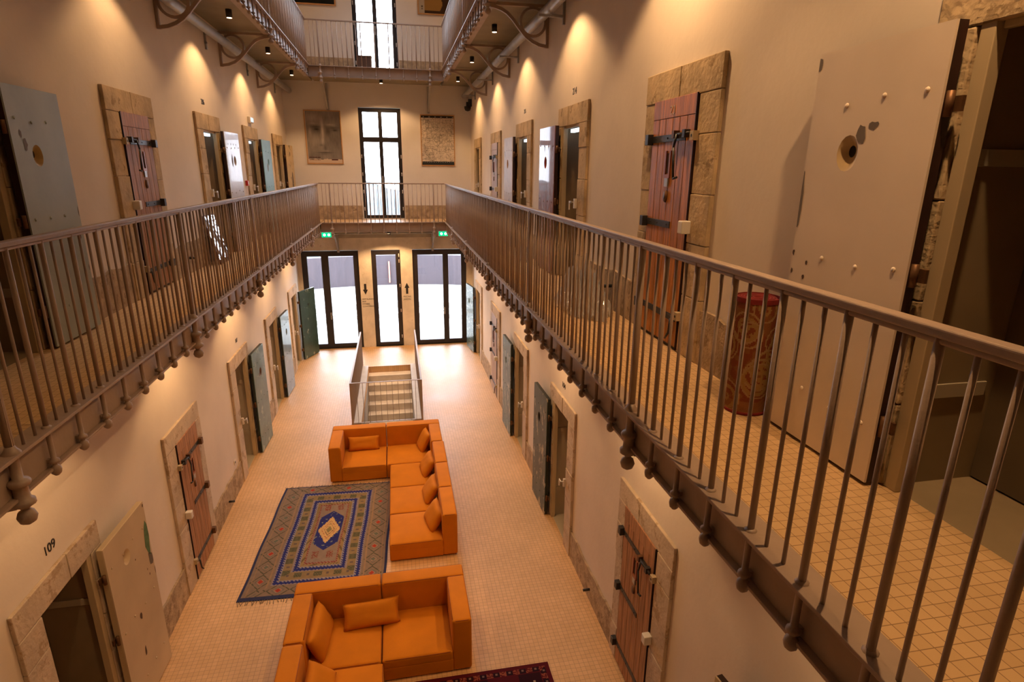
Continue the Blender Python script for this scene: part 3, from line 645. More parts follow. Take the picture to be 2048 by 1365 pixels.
def plank_leaf(label, side, k, zf, wood, number=None, rust_low=False):
    """closed cell door: planks, iron straps, bolt, hatch, padlock plate, white lock box"""
    X = XR if side > 0 else XL; y = oy(side, k) + .004; W = OW - .012
    t = thing(NM, label, 'door', (X - side * .015, y, zf + .012), math.radians(90)); vs = side; T = .03
    mb = MB(); n = 6; top = 1.88
    for i in range(n): mb.box(W * i / n + .003, W * (i + 1) / n - .003, -vs * T, vs * T, 0.02, top - .003, wood)
    mb.box(0, W, -vs * T, vs * (T - .012), 0, LH, M_CORE); mb.box(0, W, -vs * T, vs * (T + .002), top, LH, wood); mb.build('door_leaf', t, .003)
    MB().box(-.008, .0, -vs * T, vs * (T + .003), 0, LH, M_CORE).build('door_edge', t)
    yf = vs * T
    for i, (z, x0) in enumerate(((1.72, .12), (1.02, .28), (.26, .10))):
        s = MB(); s.box(x0, W - .02, yf, yf + vs * .008, z - .028, z + .028, M_DARKIRON)
        for xx in (x0 + .05, (x0 + W) / 2, W - .1): s.lathe([(.01, 0), (.005, .006)], M_DARKIRON, 8, Matrix.Translation((xx, yf + vs * .008, z)) @ Matrix.Rotation(-vs * PI / 2, 4, 'X'))
        so = s.build('strap_hinge', t, .002)
        MB().box(W - .02, W + .045, yf - vs * .005, yf + vs * .05, z - .045, z + .045, M_DARKIRON if not rust_low else M_RUST).build('hinge_block', so, .004)
    b = MB(); z = 1.74
    b.cyl((.02, yf + vs * .03, z), (.30, yf + vs * .03, z), .013, M_DARKIRON, 8); b.box(.06, .10, yf, yf + vs * .05, z - .03, z + .03, M_DARKIRON); b.box(.24, .28, yf, yf + vs * .05, z - .03, z + .03, M_RUST)
    b.tube([(.20, yf + vs * .045, z), (.205, yf + vs * .06, z - .10), (.17, yf + vs * .06, z - .34), (.12, yf + vs * .055, z - .33)], .010, M_DARKIRON)
    b.build('bolt', t)
    h = MB(); M_HATCH = mat('red_brass', (.30, .09, .04), .4, .3)
    for xx in (.36, .44): h.box(xx - .012, xx + .012, yf, yf + vs * .012, 1.42, 1.62, M_HATCH)
    h.box(.345, .455, yf, yf + vs * .014, 1.40, 1.43, M_HATCH); h.box(.375, .425, yf, yf + vs * .004, 1.44, 1.6, M_CORE); h.build('viewing_hatch', t)
    p = MB(); p.box(.37, .43, yf, yf + vs * .012, 1.33, 1.40, M_GALV); p.lathe([(.032, 0), (.028, .012)], M_RUST, 12, Matrix.Translation((.40, yf + vs * .002, 1.25)) @ Matrix.Rotation(-vs * PI / 2, 4, 'X') @ Matrix.Scale(1.6, 4, (0, 1, 0))); p.build('padlock_plate', t)
    q = MB()
    for z in (1.72, .30): q.box(-.055, .0, yf - vs * .01, yf + vs * .035, z - .035, z + .035, M_CREAM); q.cyl((-.028, yf + vs * .036, z), (-.028, yf + vs * .038, z), .012, M_BLACK, 10)
    q.build('bolt_keeper', t, .003)
    o = MB().box(-.075, .0, yf - vs * .01, yf + vs * .07, .98, 1.08, M_WHITE).build('lock_box', t, .008)
    l = MB(); z = .14; l.box(.03, .16, yf, yf + vs * .02, z + .10, z + .14, M_DARKIRON); l.tube([(.06, yf + vs * .03, z + .12), (.05, yf + vs * .045, z), (.10, yf + vs * .045, z - .06)], .010, M_DARKIRON); l.build('lower_bolt', t)
    if number:
        # text laid on the face: reading direction follows the viewer
        dirx = -1 if side > 0 else 1
        M = Matrix(((dirx, 0, 0, .44 if side > 0 else .3), (0, 0, vs, yf + vs * .004), (0, 1, 0, 1.905), (0, 0, 0, 1)))
        text_obj('painted_number', number, .10, M_TXTW, M, t, .001)
    return t
plank_leaf('closed varnished plank door numbered 23 on the right gallery', 1, 0, G1, M_WOOD, '23')
plank_leaf('closed pale pinkish plank door on the right gallery near the far wall', 1, 3, G1, M_WOOD_PALE)
plank_leaf('closed brown plank door on the left gallery', -1, 1, G1, M_WOOD_DULL)
plank_leaf('closed worn reddish plank door on the left of the ground floor', -1, 1, 0, M_WOOD_DULL, rust_low=True)
plank_leaf('closed reddish plank door at the lower right of the ground floor', 1, 0, 0, M_WOOD_DULL)
plank_leaf('closed pale bleached plank door on the right of the ground floor', 1, 3, 0, M_WOOD_PALE)

# numbers painted on the walls
def wall_number(s, side, y, z, size, label):
    X = XR if side > 0 else XL
    if side > 0: M = Matrix(((0, 0, -1, X - .003), (-1, 0, 0, y + size * .8), (0, 1, 0, z), (0, 0, 0, 1)))
    else: M = Matrix(((0, 0, 1, X + .003), (1, 0, 0, y - size * .8), (0, 1, 0, z), (0, 0, 0, 1)))
    tag(text_obj('wall_number', s, size, M_TXT, M), label, 'number')
wall_number('109', -1, 4.80, 2.40, .115, 'black painted number 109 above the near left ground-floor opening')
wall_number('214', 1, 7.72, G1 + 2.40, .115, 'black painted number on the wall above the opening beside the oxblood door')
wall_number('206', -1, 10.75, G1 + 2.42, .115, 'black painted number above the opening beside the shiny white door')
wall_number('215', 1, 10.7, G1 + 2.42, .10, 'black painted number above the opening beside the scribbled white door')
wall_number('104', 1, 7.72, 2.40, .115, 'black painted number above the opening beside the bottle-green door')
wall_number('107', -1, 10.9, 2.42, .10, 'black painted number above the opening beside the mottled teal door')

# arrows and words on the stone piers
def pier_text(lines, x, z, size, label, cat='sign'):
    t = thing('wall_lettering', label, cat, (0, D - .003, 0))
    for i, l in enumerate(lines):
        M = Matrix(((1, 0, 0, x), (0, 0, -1, 0), (0, 1, 0, z - i * size * 1.25), (0, 0, 0, 1)))
        text_obj('painted_line', l, size, M_TXT, M, t, .001)
pier_text(['RESTAURANT', 'BAR', 'FITNESS', 'COWORKING'], -1.13, 1.54, .062, 'four small dark painted words on the left stone pier')
pier_text(['PISCINE', 'JARDIN'], .13, 1.58, .07, 'two small dark painted words on the right stone pier')
def arrow(x, z0, z1, up, label):
    sgn = 1 if up else -1; zt = z1 if up else z0; zb = z0 if up else z1; h = .16
    poly = [(x - .035, zb), (x + .035, zb), (x + .035, zt - sgn * h), (x + .075, zt - sgn * h), (x, zt), (x - .075, zt - sgn * h), (x - .035, zt - sgn * h)]
    M = Matrix(((1, 0, 0, 0), (0, 0, 1, D - .006), (0, 1, 0, 0), (0, 0, 0, 1)))
    tag(MB().prism(poly, 0, .004, M_TXT, M=M).build('painted_arrow'), label, 'sign')
arrow(-1.02, 1.70, 2.04, False, 'black arrow pointing down, on the stone between left and middle glazed doors')
arrow(.25, 1.69, 2.04, True, 'black arrow pointing up, on the stone between middle and right glazed doors')

# ------------------------------------------------------------------ small fittings
def exit_sign(x, label):
    t = thing('exit_sign', label, 'sign', (x, YB - .02, 3.68)); MB().box(-.14, .14, 0, .05, -.075, .075, M_WHITE).build('sign_case', t, .004)
    MB().box(-.13, .13, -.004, .0, -.065, .065, M_EXIT).build('sign_face', t)
    p = MB()
    for c in (-.055, .065): MB().cyl((c, -.004, 0), (c, -.008, 0), .036, M_EXITW, 14).build('pictogram', t)
    MB().cyl((0, .03, .075), (0, .03, .085), .01, M_WHITE, 8).build('hanger', t)
exit_sign(-1.91, 'lit green exit sign hanging under the middle bridge, left one'); exit_sign(1.33, 'lit green exit sign hanging under the middle bridge, right one')
mb = MB(); mb.cyl((XL, 17.9, 3.62), (XR, 17.9, 3.62), .022, M_GALV, 8); mb.box(-.27, -.17, 17.86, 17.94, 3.58, 3.70, M_DARKIRON); tag(mb.build('conduit_pipe'), 'grey conduit with dark box running under the middle bridge', 'pipe')
# emergency light and call point, left gallery wall
t = thing('emergency_light', 'small white emergency light above an opening on the left gallery wall', 'light', (XL, 13.9, 6.42)); MB().box(0, .06, -.14, .14, -.06, .07, M_WHITE).build('light_case', t, .01); MB().box(.06, .066, -.11, .11, -.035, .045, emis('emergency_glow', (.75, .9, 1), 1.2)).build('diffuser', t)
t = thing('call_point', 'small red fire alarm call point on the left gallery wall', 'alarm', (XL, 13.0, 5.16)); MB().box(0, .05, -.05, .05, -.05, .05, mat('red_plastic', (.5, .03, .03), .4)).build('call_case', t, .006); MB().box(.05, .054, -.025, .025, -.02, .02, M_WHITE).build('call_button', t)
t = thing('security_camera', 'black dome security camera in the right far corner under the upper gallery', 'camera', (XR - .12, D - .25, 7.22)); MB().lathe([(.02, -.13), (.07, -.11), (.095, -.06), (.10, 0)], M_BLACK, 18).build('camera_dome', t)
b = MB(); b.box(-.04, .12, -.03, .03, 0, .12, M_BLACK); b.box(.02, .12, -.05, .05, .0, .2, M_BLACK); b.build('camera_arm', t)
for y, z, sd, lb in ((9.86, .27, -1, 'left ground-floor wall before the mottled teal door'),):
    t = thing('wall_socket', 'white wall socket low on the ' + lb, 'socket', (XL, y, z + .28)); MB().box(0, .012, -.04, .04, -.04, .04, M_WHITE).build('socket_plate', t, .003); MB().lathe([(.02, 0), (.018, .003)], M_BLACK, 10, Matrix.Translation((.012, 0, 0)) @ Matrix.Rotation(PI / 2, 4, 'Y')).build('socket_hole', t)
def stop(x, y, z, label):
    s = 1 if x > 0 else -1; o = MB().cyl((x, y, z), (x - s * .09, y, z), .018, M_DARKIRON, 10).build('door_stop'); tag(o, label, 'door stop')
stop(XL + .028, 9.2, .17, 'dark door stop on the left plinth before the mottled teal door'); stop(XR - .028, 6.12, .17, 'dark door stop on the right plinth near the lower right door')
stop(XR - .028, 5.95, G1 + .26, 'dark door stop on the right gallery plinth by the crumpled plastic'); stop(XL + .028, 9.0, G1 + .22, 'dark door stop on the left gallery plinth before the mirror')

# galvanised duct along each side wall under the upper gallery
for s in (-1, 1):
    X = XR if s > 0 else XL; t = thing('service_duct', f'galvanised duct on the {"right" if s > 0 else "left"} wall under the upper gallery, threaded through the iron rings', 'duct', (X - s * .2, 0, 7.52))
    MB().cyl((0, .5, 0), (0, D - .02, 0), .07, M_GALV, 18).build('duct_pipe', t)
    for y in (2.2, 5.2, 8.3, 11.3, 14.2, 17.2):
        k = MB(); k.box(-.16 , s * .2, y - .02, y + .02, -.115, -.085, M_GALV); k.box(s * .17, s * .2, y - .02, y + .02, -.2, .1, M_GALV); k.build('duct_support', t)

# ------------------------------------------------------------------ pictures
def painted_grid(name, w, h, nx, ny, fn, m, parent, thick=.012, z0=0):
    """flat printed/woven panel in local XZ (pictures) with per-face colours"""
    me = bpy.data.meshes.new(name); v = []; f = []
    for j in range(ny + 1):
        for i in range(nx + 1): v.append((w * i / nx, 0, h * j / ny))
    for j in range(ny):
        for i in range(nx): a = j * (nx + 1) + i; f.append((a, a + 1, a + nx + 2, a + nx + 1))
    me.from_pydata(v, [], f); ca = me.color_attributes.new('dye', 'FLOAT_COLOR', 'CORNER'); buf = []
    for j in range(ny):
        for i in range(nx): c = fn((i + .5) / nx, (j + .5) / ny); buf += [*c, 1.0] * 4
    ca.data.foreach_set('color', buf); me.materials.append(m)
    o = bpy.data.objects.new(name, me); COL.objects.link(o); o.parent = parent; return o
def frame_thing(name, label, x0, x1, z0, z1, fn, nx, ny, m, cat, fw=.025, mount=0.0):
    t = thing(name, label, cat, (x0, D - .03, z0)); w, h = x1 - x0, z1 - z0
    f = MB(); f.box(0, fw, 0, .028, 0, h, M_OAK); f.box(w - fw, w, 0, .028, 0, h, M_OAK); f.box(fw, w - fw, 0, .028, 0, fw, M_OAK); f.box(fw, w - fw, 0, .028, h - fw, h, M_OAK); f.box(0, w, .028, .0299, 0, h, M_OAK)
    f.build('picture_frame', t)
    p = painted_grid('picture_sheet', w - 2 * fw, h - 2 * fw, nx, ny, fn, m, t); p.location = (fw, .014, fw)
    return t
from mathutils import noise as mn
def face_fn(u, v):
    n = mn.noise((u * 10, v * 6, .3)) * .6 + mn.noise((u * 45, v * 12, 2)) * .55; g = .20 * (1 + .32 * n)
    def blob(cu, cv, ru, rv): return math.exp(-(((u - cu) / ru) ** 2 + ((v - cv) / rv) ** 2))
    k = 1.0
    for cu, cv, ru, rv, a in ((.31, .655, .085, .022, .80), (.30, .70, .17, .028, .60), (.34, .62, .10, .05, .35), (.84, .64, .08, .022, .75), (.80, .685, .15, .025, .5), (.64, .62, .09, .08, .55),
                              (.50, .205, .20, .012, .65), (.50, .175, .12, .012, .3), (.52, .30, .035, .06, .45), (.42, .35, .06, .02, .4), (.80, .42, .22, .24, .35), (.95, .8, .1, .2, .35), (.20, .15, .2, .06, .25)): k *= 1 - a * blob(cu, cv, ru, rv)
    g = g * k + .26 * blob(.475, .64, .04, .17) + .10 * blob(.46, .43, .045, .06) + .11 * blob(.20, .86, .20, .09) + .12 * blob(.12, .60, .04, .09) + .10 * blob(.70, .745, .11, .018) + .09 * blob(.22, .765, .10, .02) + .07 * blob(.25, .45, .14, .12) + .06 * blob(.55, .24, .1, .015)
    c = [g * 1.10, g * .98, g * .92]
    if v < .075 + .02 * n or u < .02: c = [.60, .48, .38]
    if .05 < u < .38 and (.095 < v < .115 or .05 < v < .068) and math.sin(u * 130) > -.4: c = [.06, .015, .015]
    if .68 < u < .88 and .05 < v < .075: c = [.08, .02, .02]
    return c
frame_thing('face_poster', 'tall grey poster of a blurred face on the far wall left of the middle window', -2.41, -1.41, 5.58, 7.03, face_fn, 64, 92, M_PRINT, 'poster')
rl = random.Random(11); CIR = [(rl.random(), .1 + .82 * rl.random(), rl.uniform(.03, .11)) for _ in range(18)]; BOXS = [(rl.random(), .12 + .75 * rl.random(), rl.uniform(.05, .14), rl.uniform(.04, .12)) for _ in range(26)]
def draw_fn(u, v):
    if v > .955: return [.02, .02, .02] if not (int(u * 22) % 4 == 1 and .965 < v < .985) else [.3, .28, .26]
    if v < .075: return [.03, .035, .04] if not (.05 < v < .062 and math.sin(u * 90) > 0) else [.25, .27, .26]
    k = 1.0
    for cu, cv, r in CIR:
        d = abs(math.hypot(u - cu, (v - cv) * 1.42) - r)
        if d < .006: k = min(k, .55)
    for cu, cv, a, b in BOXS:
        du, dv = abs(u - cu), abs(v - cv)
        if (abs(du - a) < .006 and dv < b) or (abs(dv - b) < .005 and du < a): k = min(k, .60)
    q = abs(mn.noise((u * 9, v * 13, 4)))
    if q < .045: k *= .6
    if abs(mn.noise((u * 16 + 5, v * 22, 1))) < .05: k *= .7
    k *= 1 + .2 * mn.noise((u * 6, v * 6, 4)); return [.62 * k, .54 * k, .46 * k]
frame_thing('drawing_poster', 'tall line-drawing poster with black bands right of the middle window', .83, 1.83, 5.56, 6.99, draw_fn, 80, 110, M_PRINT, 'poster')
frame_thing('framed_picture', 'framed nearly black picture high on the far wall left of the top window', -2.75, -1.33, 9.68, 11.1, lambda u, v: [.006, .006, .005], 4, 4, M_PRINT, 'picture', .035)
def ochre_fn(u, v):
    if u < .12: return [.42, .36, .28] if not (.05 < u < .09 and .06 < v < .16 and math.sin(v * 260) > 0) else [.1, .08, .06]
    d = abs(u - .52 - .1 * math.sin(v * 9)) ; return [.05, .025, .015] if d < .14 or v < .05 else [.30, .17, .05]
frame_thing('framed_picture', 'framed ochre and brown picture high on the far wall right of the top window', .86, 2.28, 9.60, 11.1, ochre_fn, 60, 60, M_PRINT, 'picture', .035)
# box on the top bridge
t = thing('storage_box', 'dark brown box standing on the upper bridge before the top window', 'box', (-.62, 17.85, G2 + .001)); MB().box(-.20, .17, -.15, .15, 0, .36, mat('dark_cardboard', (.10, .055, .04), .8, var=.1)).build('box_body', t, .006); MB().box(-.21, .18, -.16, .16, .36, .385, mat('dark_cardboard_lid', (.13, .07, .05), .8)).build('box_lid', t, .004)

# ------------------------------------------------------------------ things on the middle gallery
# mirror leaning on the left wall
t = thing('leaning_mirror', 'tall mirror leaning against the left gallery wall, reflecting the far window', 'mirror', (XL + .225, 10.06, G1 + .008)); t.rotation_euler = (0, math.radians(-14), 0)
MM = mat('mirror_glass', (.85, .88, .90), .03, 1.0); MF = mat('dark_mirror_frame', (.10, .035, .02), .5)
MB().box(.004, .010, -.28, .28, .02, .74, MM).build('mirror_glass', t)
f = MB(); f.box(-.02, .012, -.30, -.28, 0, .76, MF); f.box(-.02, .012, .28, .30, 0, .76, MF); f.box(-.02, .012, -.28, .28, 0, .02, MF); f.box(-.02, .012, -.28, .28, .74, .76, MF); f.box(-.02, .002, -.28, .28, .02, .74, MF); f.build('mirror_frame', t)
# rolled carpet
def paisley(u, v):
    a = u * 2 * PI; base = [.20, .055, .022] if v > .12 else [.24, .10, .035]
    s = 0
    for k, (cu, cv, r) in enumerate(PSL):
        du = (u - cu + .5) % 1 - .5; dv = (v - cv) * .85; d = math.hypot(du * .95, dv); th = math.atan2(dv, du)
        w_ = math.sin(d * 95 + th * 1.0)
        if d < r and w_ > .35: return [.30, .17, .055]
        if r <= d < r + .012: return [.33, .20, .08]
    return [.22, .09, .03] if mn.noise((u * 14, v * 12, 1)) > .12 else base
PSL = [(rl.random(), .08 + .84 * i / 15, rl.uniform(.06, .13)) for i in range(16)]
t = thing('rolled_carpet', 'rolled paisley carpet with red backing standing on end on the right gallery', 'carpet', (2.155, 3.14, G1 + .001))
M_REDB = mat('red_carpet_back', (.20, .012, .010), .9, var=.2, vscale=20)
nu, nv = 96, 90; v = []; f = []; R0, H = .128, .74
for j in range(nv + 1):
    for i in range(nu): a = 2 * PI * i / nu; v.append((R0 * math.cos(a), R0 * math.sin(a), H * j / nv))
for j in range(nv):
    for i in range(nu): f.append((j * nu + i, j * nu + (i + 1) % nu, (j + 1) * nu + (i + 1) % nu, (j + 1) * nu + i))
me = bpy.data.meshes.new('carpet_outer'); me.from_pydata(v, [], f); ca = me.color_attributes.new('dye', 'FLOAT_COLOR', 'CORNER'); buf = []
for j in range(nv):
    for i in range(nu): buf += [*paisley(i / nu, j / nv), 1] * 4
ca.data.foreach_set('color', buf); me.materials.append(M_DYE); me.polygons.foreach_set('use_smooth', [True] * len(f)); o = bpy.data.objects.new('carpet_outer', me); COL.objects.link(o); o.parent = t
sp = []
for i in range(150): a = i * .25; r = .122 - .0027 * i * .25; sp.append((r * math.cos(a), r * math.sin(a)))
mb = MB(); n = len(sp); vv = []
for x, y in sp: l = math.hypot(x, y); nx_, ny_ = x / l * .0036, y / l * .0036; vv += [(x + nx_, y + ny_, 0), (x - nx_, y - ny_, 0), (x - nx_, y - ny_, H - .004), (x + nx_, y + ny_, H - .004)]
ff = []
for i in range(n - 1):
    for k in range(4): ff.append((i * 4 + k, i * 4 + (k + 1) % 4, i * 4 + 4 + (k + 1) % 4, i * 4 + 4 + k))
mb.add(vv, ff, M_REDB, True); mb.build('carpet_coil', t)
mb = MB(); mb.lathe([(.1285, 0), (.1315, .003), (.1315, .016), (.1285, .02)], M_REDB, 40); mb.build('carpet_binding', t)
mb = MB(); 
for i in range(40):
    a, b_ = 2 * PI * i / 40, 2 * PI * (i + 1) / 40
    mb.add([(.122 * math.cos(a), .122 * math.sin(a), H), (.131 * math.cos(a), .131 * math.sin(a), H), (.131 * math.cos(b_), .131 * math.sin(b_), H), (.122 * math.cos(b_), .122 * math.sin(b_), H),
            (.122 * math.cos(a), .122 * math.sin(a), H - .03), (.131 * math.cos(a), .131 * math.sin(a), H - .03), (.131 * math.cos(b_), .131 * math.sin(b_), H - .03), (.122 * math.cos(b_), .122 * math.sin(b_), H - .03)], [(0, 1, 2, 3), (1, 5, 6, 2), (0, 3, 7, 4)], M_REDB)
mb.build('carpet_rim', t)
# crumpled clear plastic
def plastic_mat():
    m = bpy.data.materials.new('clear_plastic_film'); m.use_nodes = True; n = m.node_tree; n.nodes.clear()
    t_ = n.nodes.new('ShaderNodeBsdfTransparent'); g_ = n.nodes.new('ShaderNodeBsdfGlossy'); g_.inputs['Roughness'].default_value = .10; g_.inputs[0].default_value = (.95, .95, 1, 1)
    lw = n.nodes.new('ShaderNodeLayerWeight'); lw.inputs[0].default_value = .35; mx = n.nodes.new('ShaderNodeMixShader'); o_ = n.nodes.new('ShaderNodeOutputMaterial')
    mr_ = n.nodes.new('ShaderNodeMapRange'); mr_.inputs[3].default_value = .38; mr_.inputs[4].default_value = .9; n.links.new(lw.outputs['Facing'], mr_.inputs[0]); n.links.new(mr_.outputs[0], mx.inputs[0]); n.links.new(t_.outputs[0], mx.inputs[1]); n.links.new(g_.outputs[0], mx.inputs[2]); df = n.nodes.new('ShaderNodeBsdfDiffuse'); df.inputs[0].default_value = (.85, .85, .88, 1); m2 = n.nodes.new('ShaderNodeMixShader'); m2.inputs[0].default_value = .30; n.links.new(mx.outputs[0], m2.inputs[1]); n.links.new(df.outputs[0], m2.inputs[2]); n.links.new(m2.outputs[0], o_.inputs[0]); return m
M_FILM = plastic_mat()
def film(cx, cy, rx, ry, h, label, seed):
    n = 34; v = []; f = []; rr = random.Random(seed)
    for i in range(n + 1):
        for j in range(n + 1):
            u, w_ = i / n * 2 - 1, j / n * 2 - 1; e = max(0, 1 - (u * u + w_ * w_) ** 1.2); z = .004 + h * e * (.35 + .65 * abs(mn.noise((u * 4 + seed, w_ * 4, 0)) + .6 * mn.noise((u * 11, w_ * 11 + seed, 3)))) * 1.6 + rr.uniform(0, .05) * (e > 0)
            v.append((u * rx * (1 + .15 * mn.noise((w_ * 3, seed, 0))), w_ * ry * (1 + .15 * mn.noise((u * 3, seed, 5))), z))
    for i in range(n):
        for j in range(n):
            a = i * (n + 1) + j
            u, w_ = (i + .5) / n * 2 - 1, (j + .5) / n * 2 - 1
            if u * u + w_ * w_ < 1: f.append((a, a + 1, a + n + 2, a + n + 1))
    me = bpy.data.meshes.new('plastic_wrap'); me.from_pydata(v, [], f); me.materials.append(M_FILM); o = bpy.data.objects.new('plastic_wrap', me); COL.objects.link(o); o.location = (cx, cy, G1); tag(o, label, 'plastic wrap')
film(1.98, 6.05, .26, .62, .42, 'crumpled clear plastic film heaped on the right gallery floor', 3)
film(2.08, 9.6, .12, .28, .2, 'small scrap of clear plastic film further along the right gallery floor', 8)

# ------------------------------------------------------------------ sofas
def cushion_block(x0, x1, y0, y1, z0, z1, name, parent, rad=.035, puff=0.0):
    """soft rounded box: subdivided, puffed on top"""
    bm = bmesh.new(); bmesh.ops.create_cube(bm, size=1)
    for v_ in bm.verts: v_.co = Vector(((x0 + x1) / 2 + v_.co.x * (x1 - x0), (y0 + y1) / 2 + v_.co.y * (y1 - y0), (z0 + z1) / 2 + v_.co.z * (z1 - z0)))
    bmesh.ops.bevel(bm, geom=bm.edges[:] + bm.verts[:], offset=rad, segments=4, profile=.6, affect='EDGES')
    if puff:
        big = [e for e in bm.edges if e.calc_length() > .15]; bmesh.ops.subdivide_edges(bm, edges=big, cuts=7, use_grid_fill=True)
        for v_ in bm.verts:
            u = (v_.co.x - x0) / (x1 - x0) * 2 - 1; w_ = (v_.co.y - y0) / (y1 - y0) * 2 - 1
            if v_.co.z > (z0 + z1) / 2: v_.co.z += puff * max(0, (1 - u ** 4)) * max(0, (1 - w_ ** 4)) + .003 * mn.noise(v_.co * 9)
    me = bpy.data.meshes.new(name); bm.to_mesh(me); bm.free(); me.polygons.foreach_set('use_smooth', [True] * len(me.polygons)); me.materials.append(M_VELVET)
    o = bpy.data.objects.new(name, me); COL.objects.link(o); o.parent = parent
    if name in ('backrest', 'seat_cushion'): pipe_loop(o, x0, x1, y0, y1, z1 - rad * .30, ins=rad * .30 - .003)
    return o
SH, BH, BT = .29, .695, .215
M_PIPE = mat('burnt_orange_piping', (.30, .07, .004), .8)
def pipe_loop(o, x0, x1, y0, y1, z, r=.0045, ins=.012):
    x0 += ins; x1 -= ins; y0 += ins; y1 -= ins; mb = MB(); c = .03
    p = [(x0 + c, y0, z), (x1 - c, y0, z), (x1, y0 + c, z), (x1, y1 - c, z), (x1 - c, y1, z), (x0 + c, y1, z), (x0, y1 - c, z), (x0, y0 + c, z), (x0 + c, y0, z)]
    mb.tube(p, r, M_PIPE, 6); mb.build('piping', o)
def sofa_module(root, x0, x1, y0, y1, backs):
    """one section: plinth box, seat pad, and back walls on the named sides"""
    e = .004; bx0, bx1, by0, by1 = x0 + e, x1 - e, y0 + e, y1 - e
    sx0, sx1, sy0, sy1 = bx0, bx1, by0, by1
    if 'N' in backs: cushion_block(bx0, bx1, by1 - BT, by1, .02, BH, 'backrest', root); sy1 = by1 - BT + .004
    if 'W' in backs: cushion_block(bx0, bx0 + BT, by0, sy1 + (.0 if 'N' in backs else 0), .02, BH, 'backrest', root); sx0 = bx0 + BT - .004
    if 'E' in backs: cushion_block(bx1 - BT, bx1, by0, sy1, .02, BH, 'backrest', root); sx1 = bx1 - BT + .004
    cushion_block(sx0, sx1, sy0, sy1, .02, SH - .1, 'base', root, .02)
    cushion_block(sx0, sx1, sy0, sy1, SH - .13, SH, 'seat_cushion', root, .03, .03)
s1 = thing('sectional_sofa', 'L-shaped orange velvet sectional sofa beside the stairwell, at the far end of the rug', 'sofa', (0, 0, 0))
X0, X1, XM = -1.37, .665, -.365
sofa_module(s1, X0, XM, 9.80, 10.79, 'NW'); sofa_module(s1, XM, X1, 9.80, 10.79, 'NE')
for a, b in ((8.98, 9.80), (8.17, 8.98), (7.37, 8.17)): sofa_module(s1, XM + .06, X1 + .02, a, b, 'E')
s2 = thing('sectional_sofa', 'orange velvet sectional sofa in the foreground, turned away from the rug', 'sofa', (0, 0, 0))
sofa_module(s2, -1.37, -.37, 5.29, 6.27, 'NW'); sofa_module(s2, -.37, .63, 5.29, 6.27, 'NE')
for a, b in ((4.40, 5.285), (3.55, 4.395)): sofa_module(s2, -1.37, -.35, a, b, 'W')
def pillow(w_, h_, th, loc, rot, label):
    bm = bmesh.new(); n = 14; vt = {}; 
    for sgn in (1, -1):
        for i in range(n + 1):
            for j in range(n + 1):
                edge = i in (0, n) or j in (0, n)
                if edge and sgn == -1: vt[(i, j, -1)] = vt[(i, j, 1)]; continue
                u, v_ = i / n * 2 - 1, j / n * 2 - 1
                pinch = 1 - .07 * (1 - u * u) * abs(v_) ** 3; pinch2 = 1 - .07 * (1 - v_ * v_) * abs(u) ** 3
                z = sgn * th / 2 * ((1 - u ** 4) * (1 - v_ ** 4)) ** .5 + .006 * mn.noise((u * 3 + loc[0] * 9, v_ * 3, loc[1]))
                vt[(i, j, sgn)] = bm.verts.new((u * w_ / 2 * pinch2, v_ * h_ / 2 * pinch, 0 if edge else z))
    for sgn in (1, -1):
        for i in range(n):
            for j in range(n):
                q = [vt[(i, j, sgn)], vt[(i + 1, j, sgn)], vt[(i + 1, j + 1, sgn)], vt[(i, j + 1, sgn)]]
                bm.faces.new(q if sgn > 0 else q[::-1])
    me = bpy.data.meshes.new('throw_pillow'); bm.to_mesh(me); bm.free(); me.polygons.foreach_set('use_smooth', [True] * len(me.polygons)); me.materials.append(M_VELVET)
    o = bpy.data.objects.new('throw_pillow', me); COL.objects.link(o); o.location = loc; o.rotation_euler = [math.radians(a) for a in rot]; tag(o, label, 'pillow', 'orange throw pillows')
pillow(.58, .27, .13, (-.79, 10.47, .43), (62, 0, 0), 'oblong orange pillow on the far left seat of the far sofa')
pillow(.40, .40, .13, (.34, 10.33, .47), (62, 0, -78), 'orange pillow in the far right corner of the far sofa')
pillow(.50, .36, .14, (.36, 9.42, .44), (55, 0, -84), 'orange pillow against the back of the far sofa, second down its long side')
pillow(.50, .36, .14, (.36, 8.56, .44), (55, 0, -86), 'orange pillow against the back of the far sofa, third down its long side')
pillow(.50, .36, .14, (.37, 7.80, .44), (55, 0, -80), 'orange pillow on the seat of the far sofa nearest the camera')
pillow(.66, .30, .15, (-.49, 5.90, .42), (48, 0, 4), 'oblong orange pillow lying against the back of the foreground sofa')
pillow(.66, .34, .15, (-1.05, 5.70, .44), (65, 0, 86), 'orange pillow leaning on the left backrest of the foreground sofa')
pillow(.50, .34, .15, (-.98, 4.98, .41), (38, 0, 88), 'orange pillow cut off by the bottom edge of the photo')

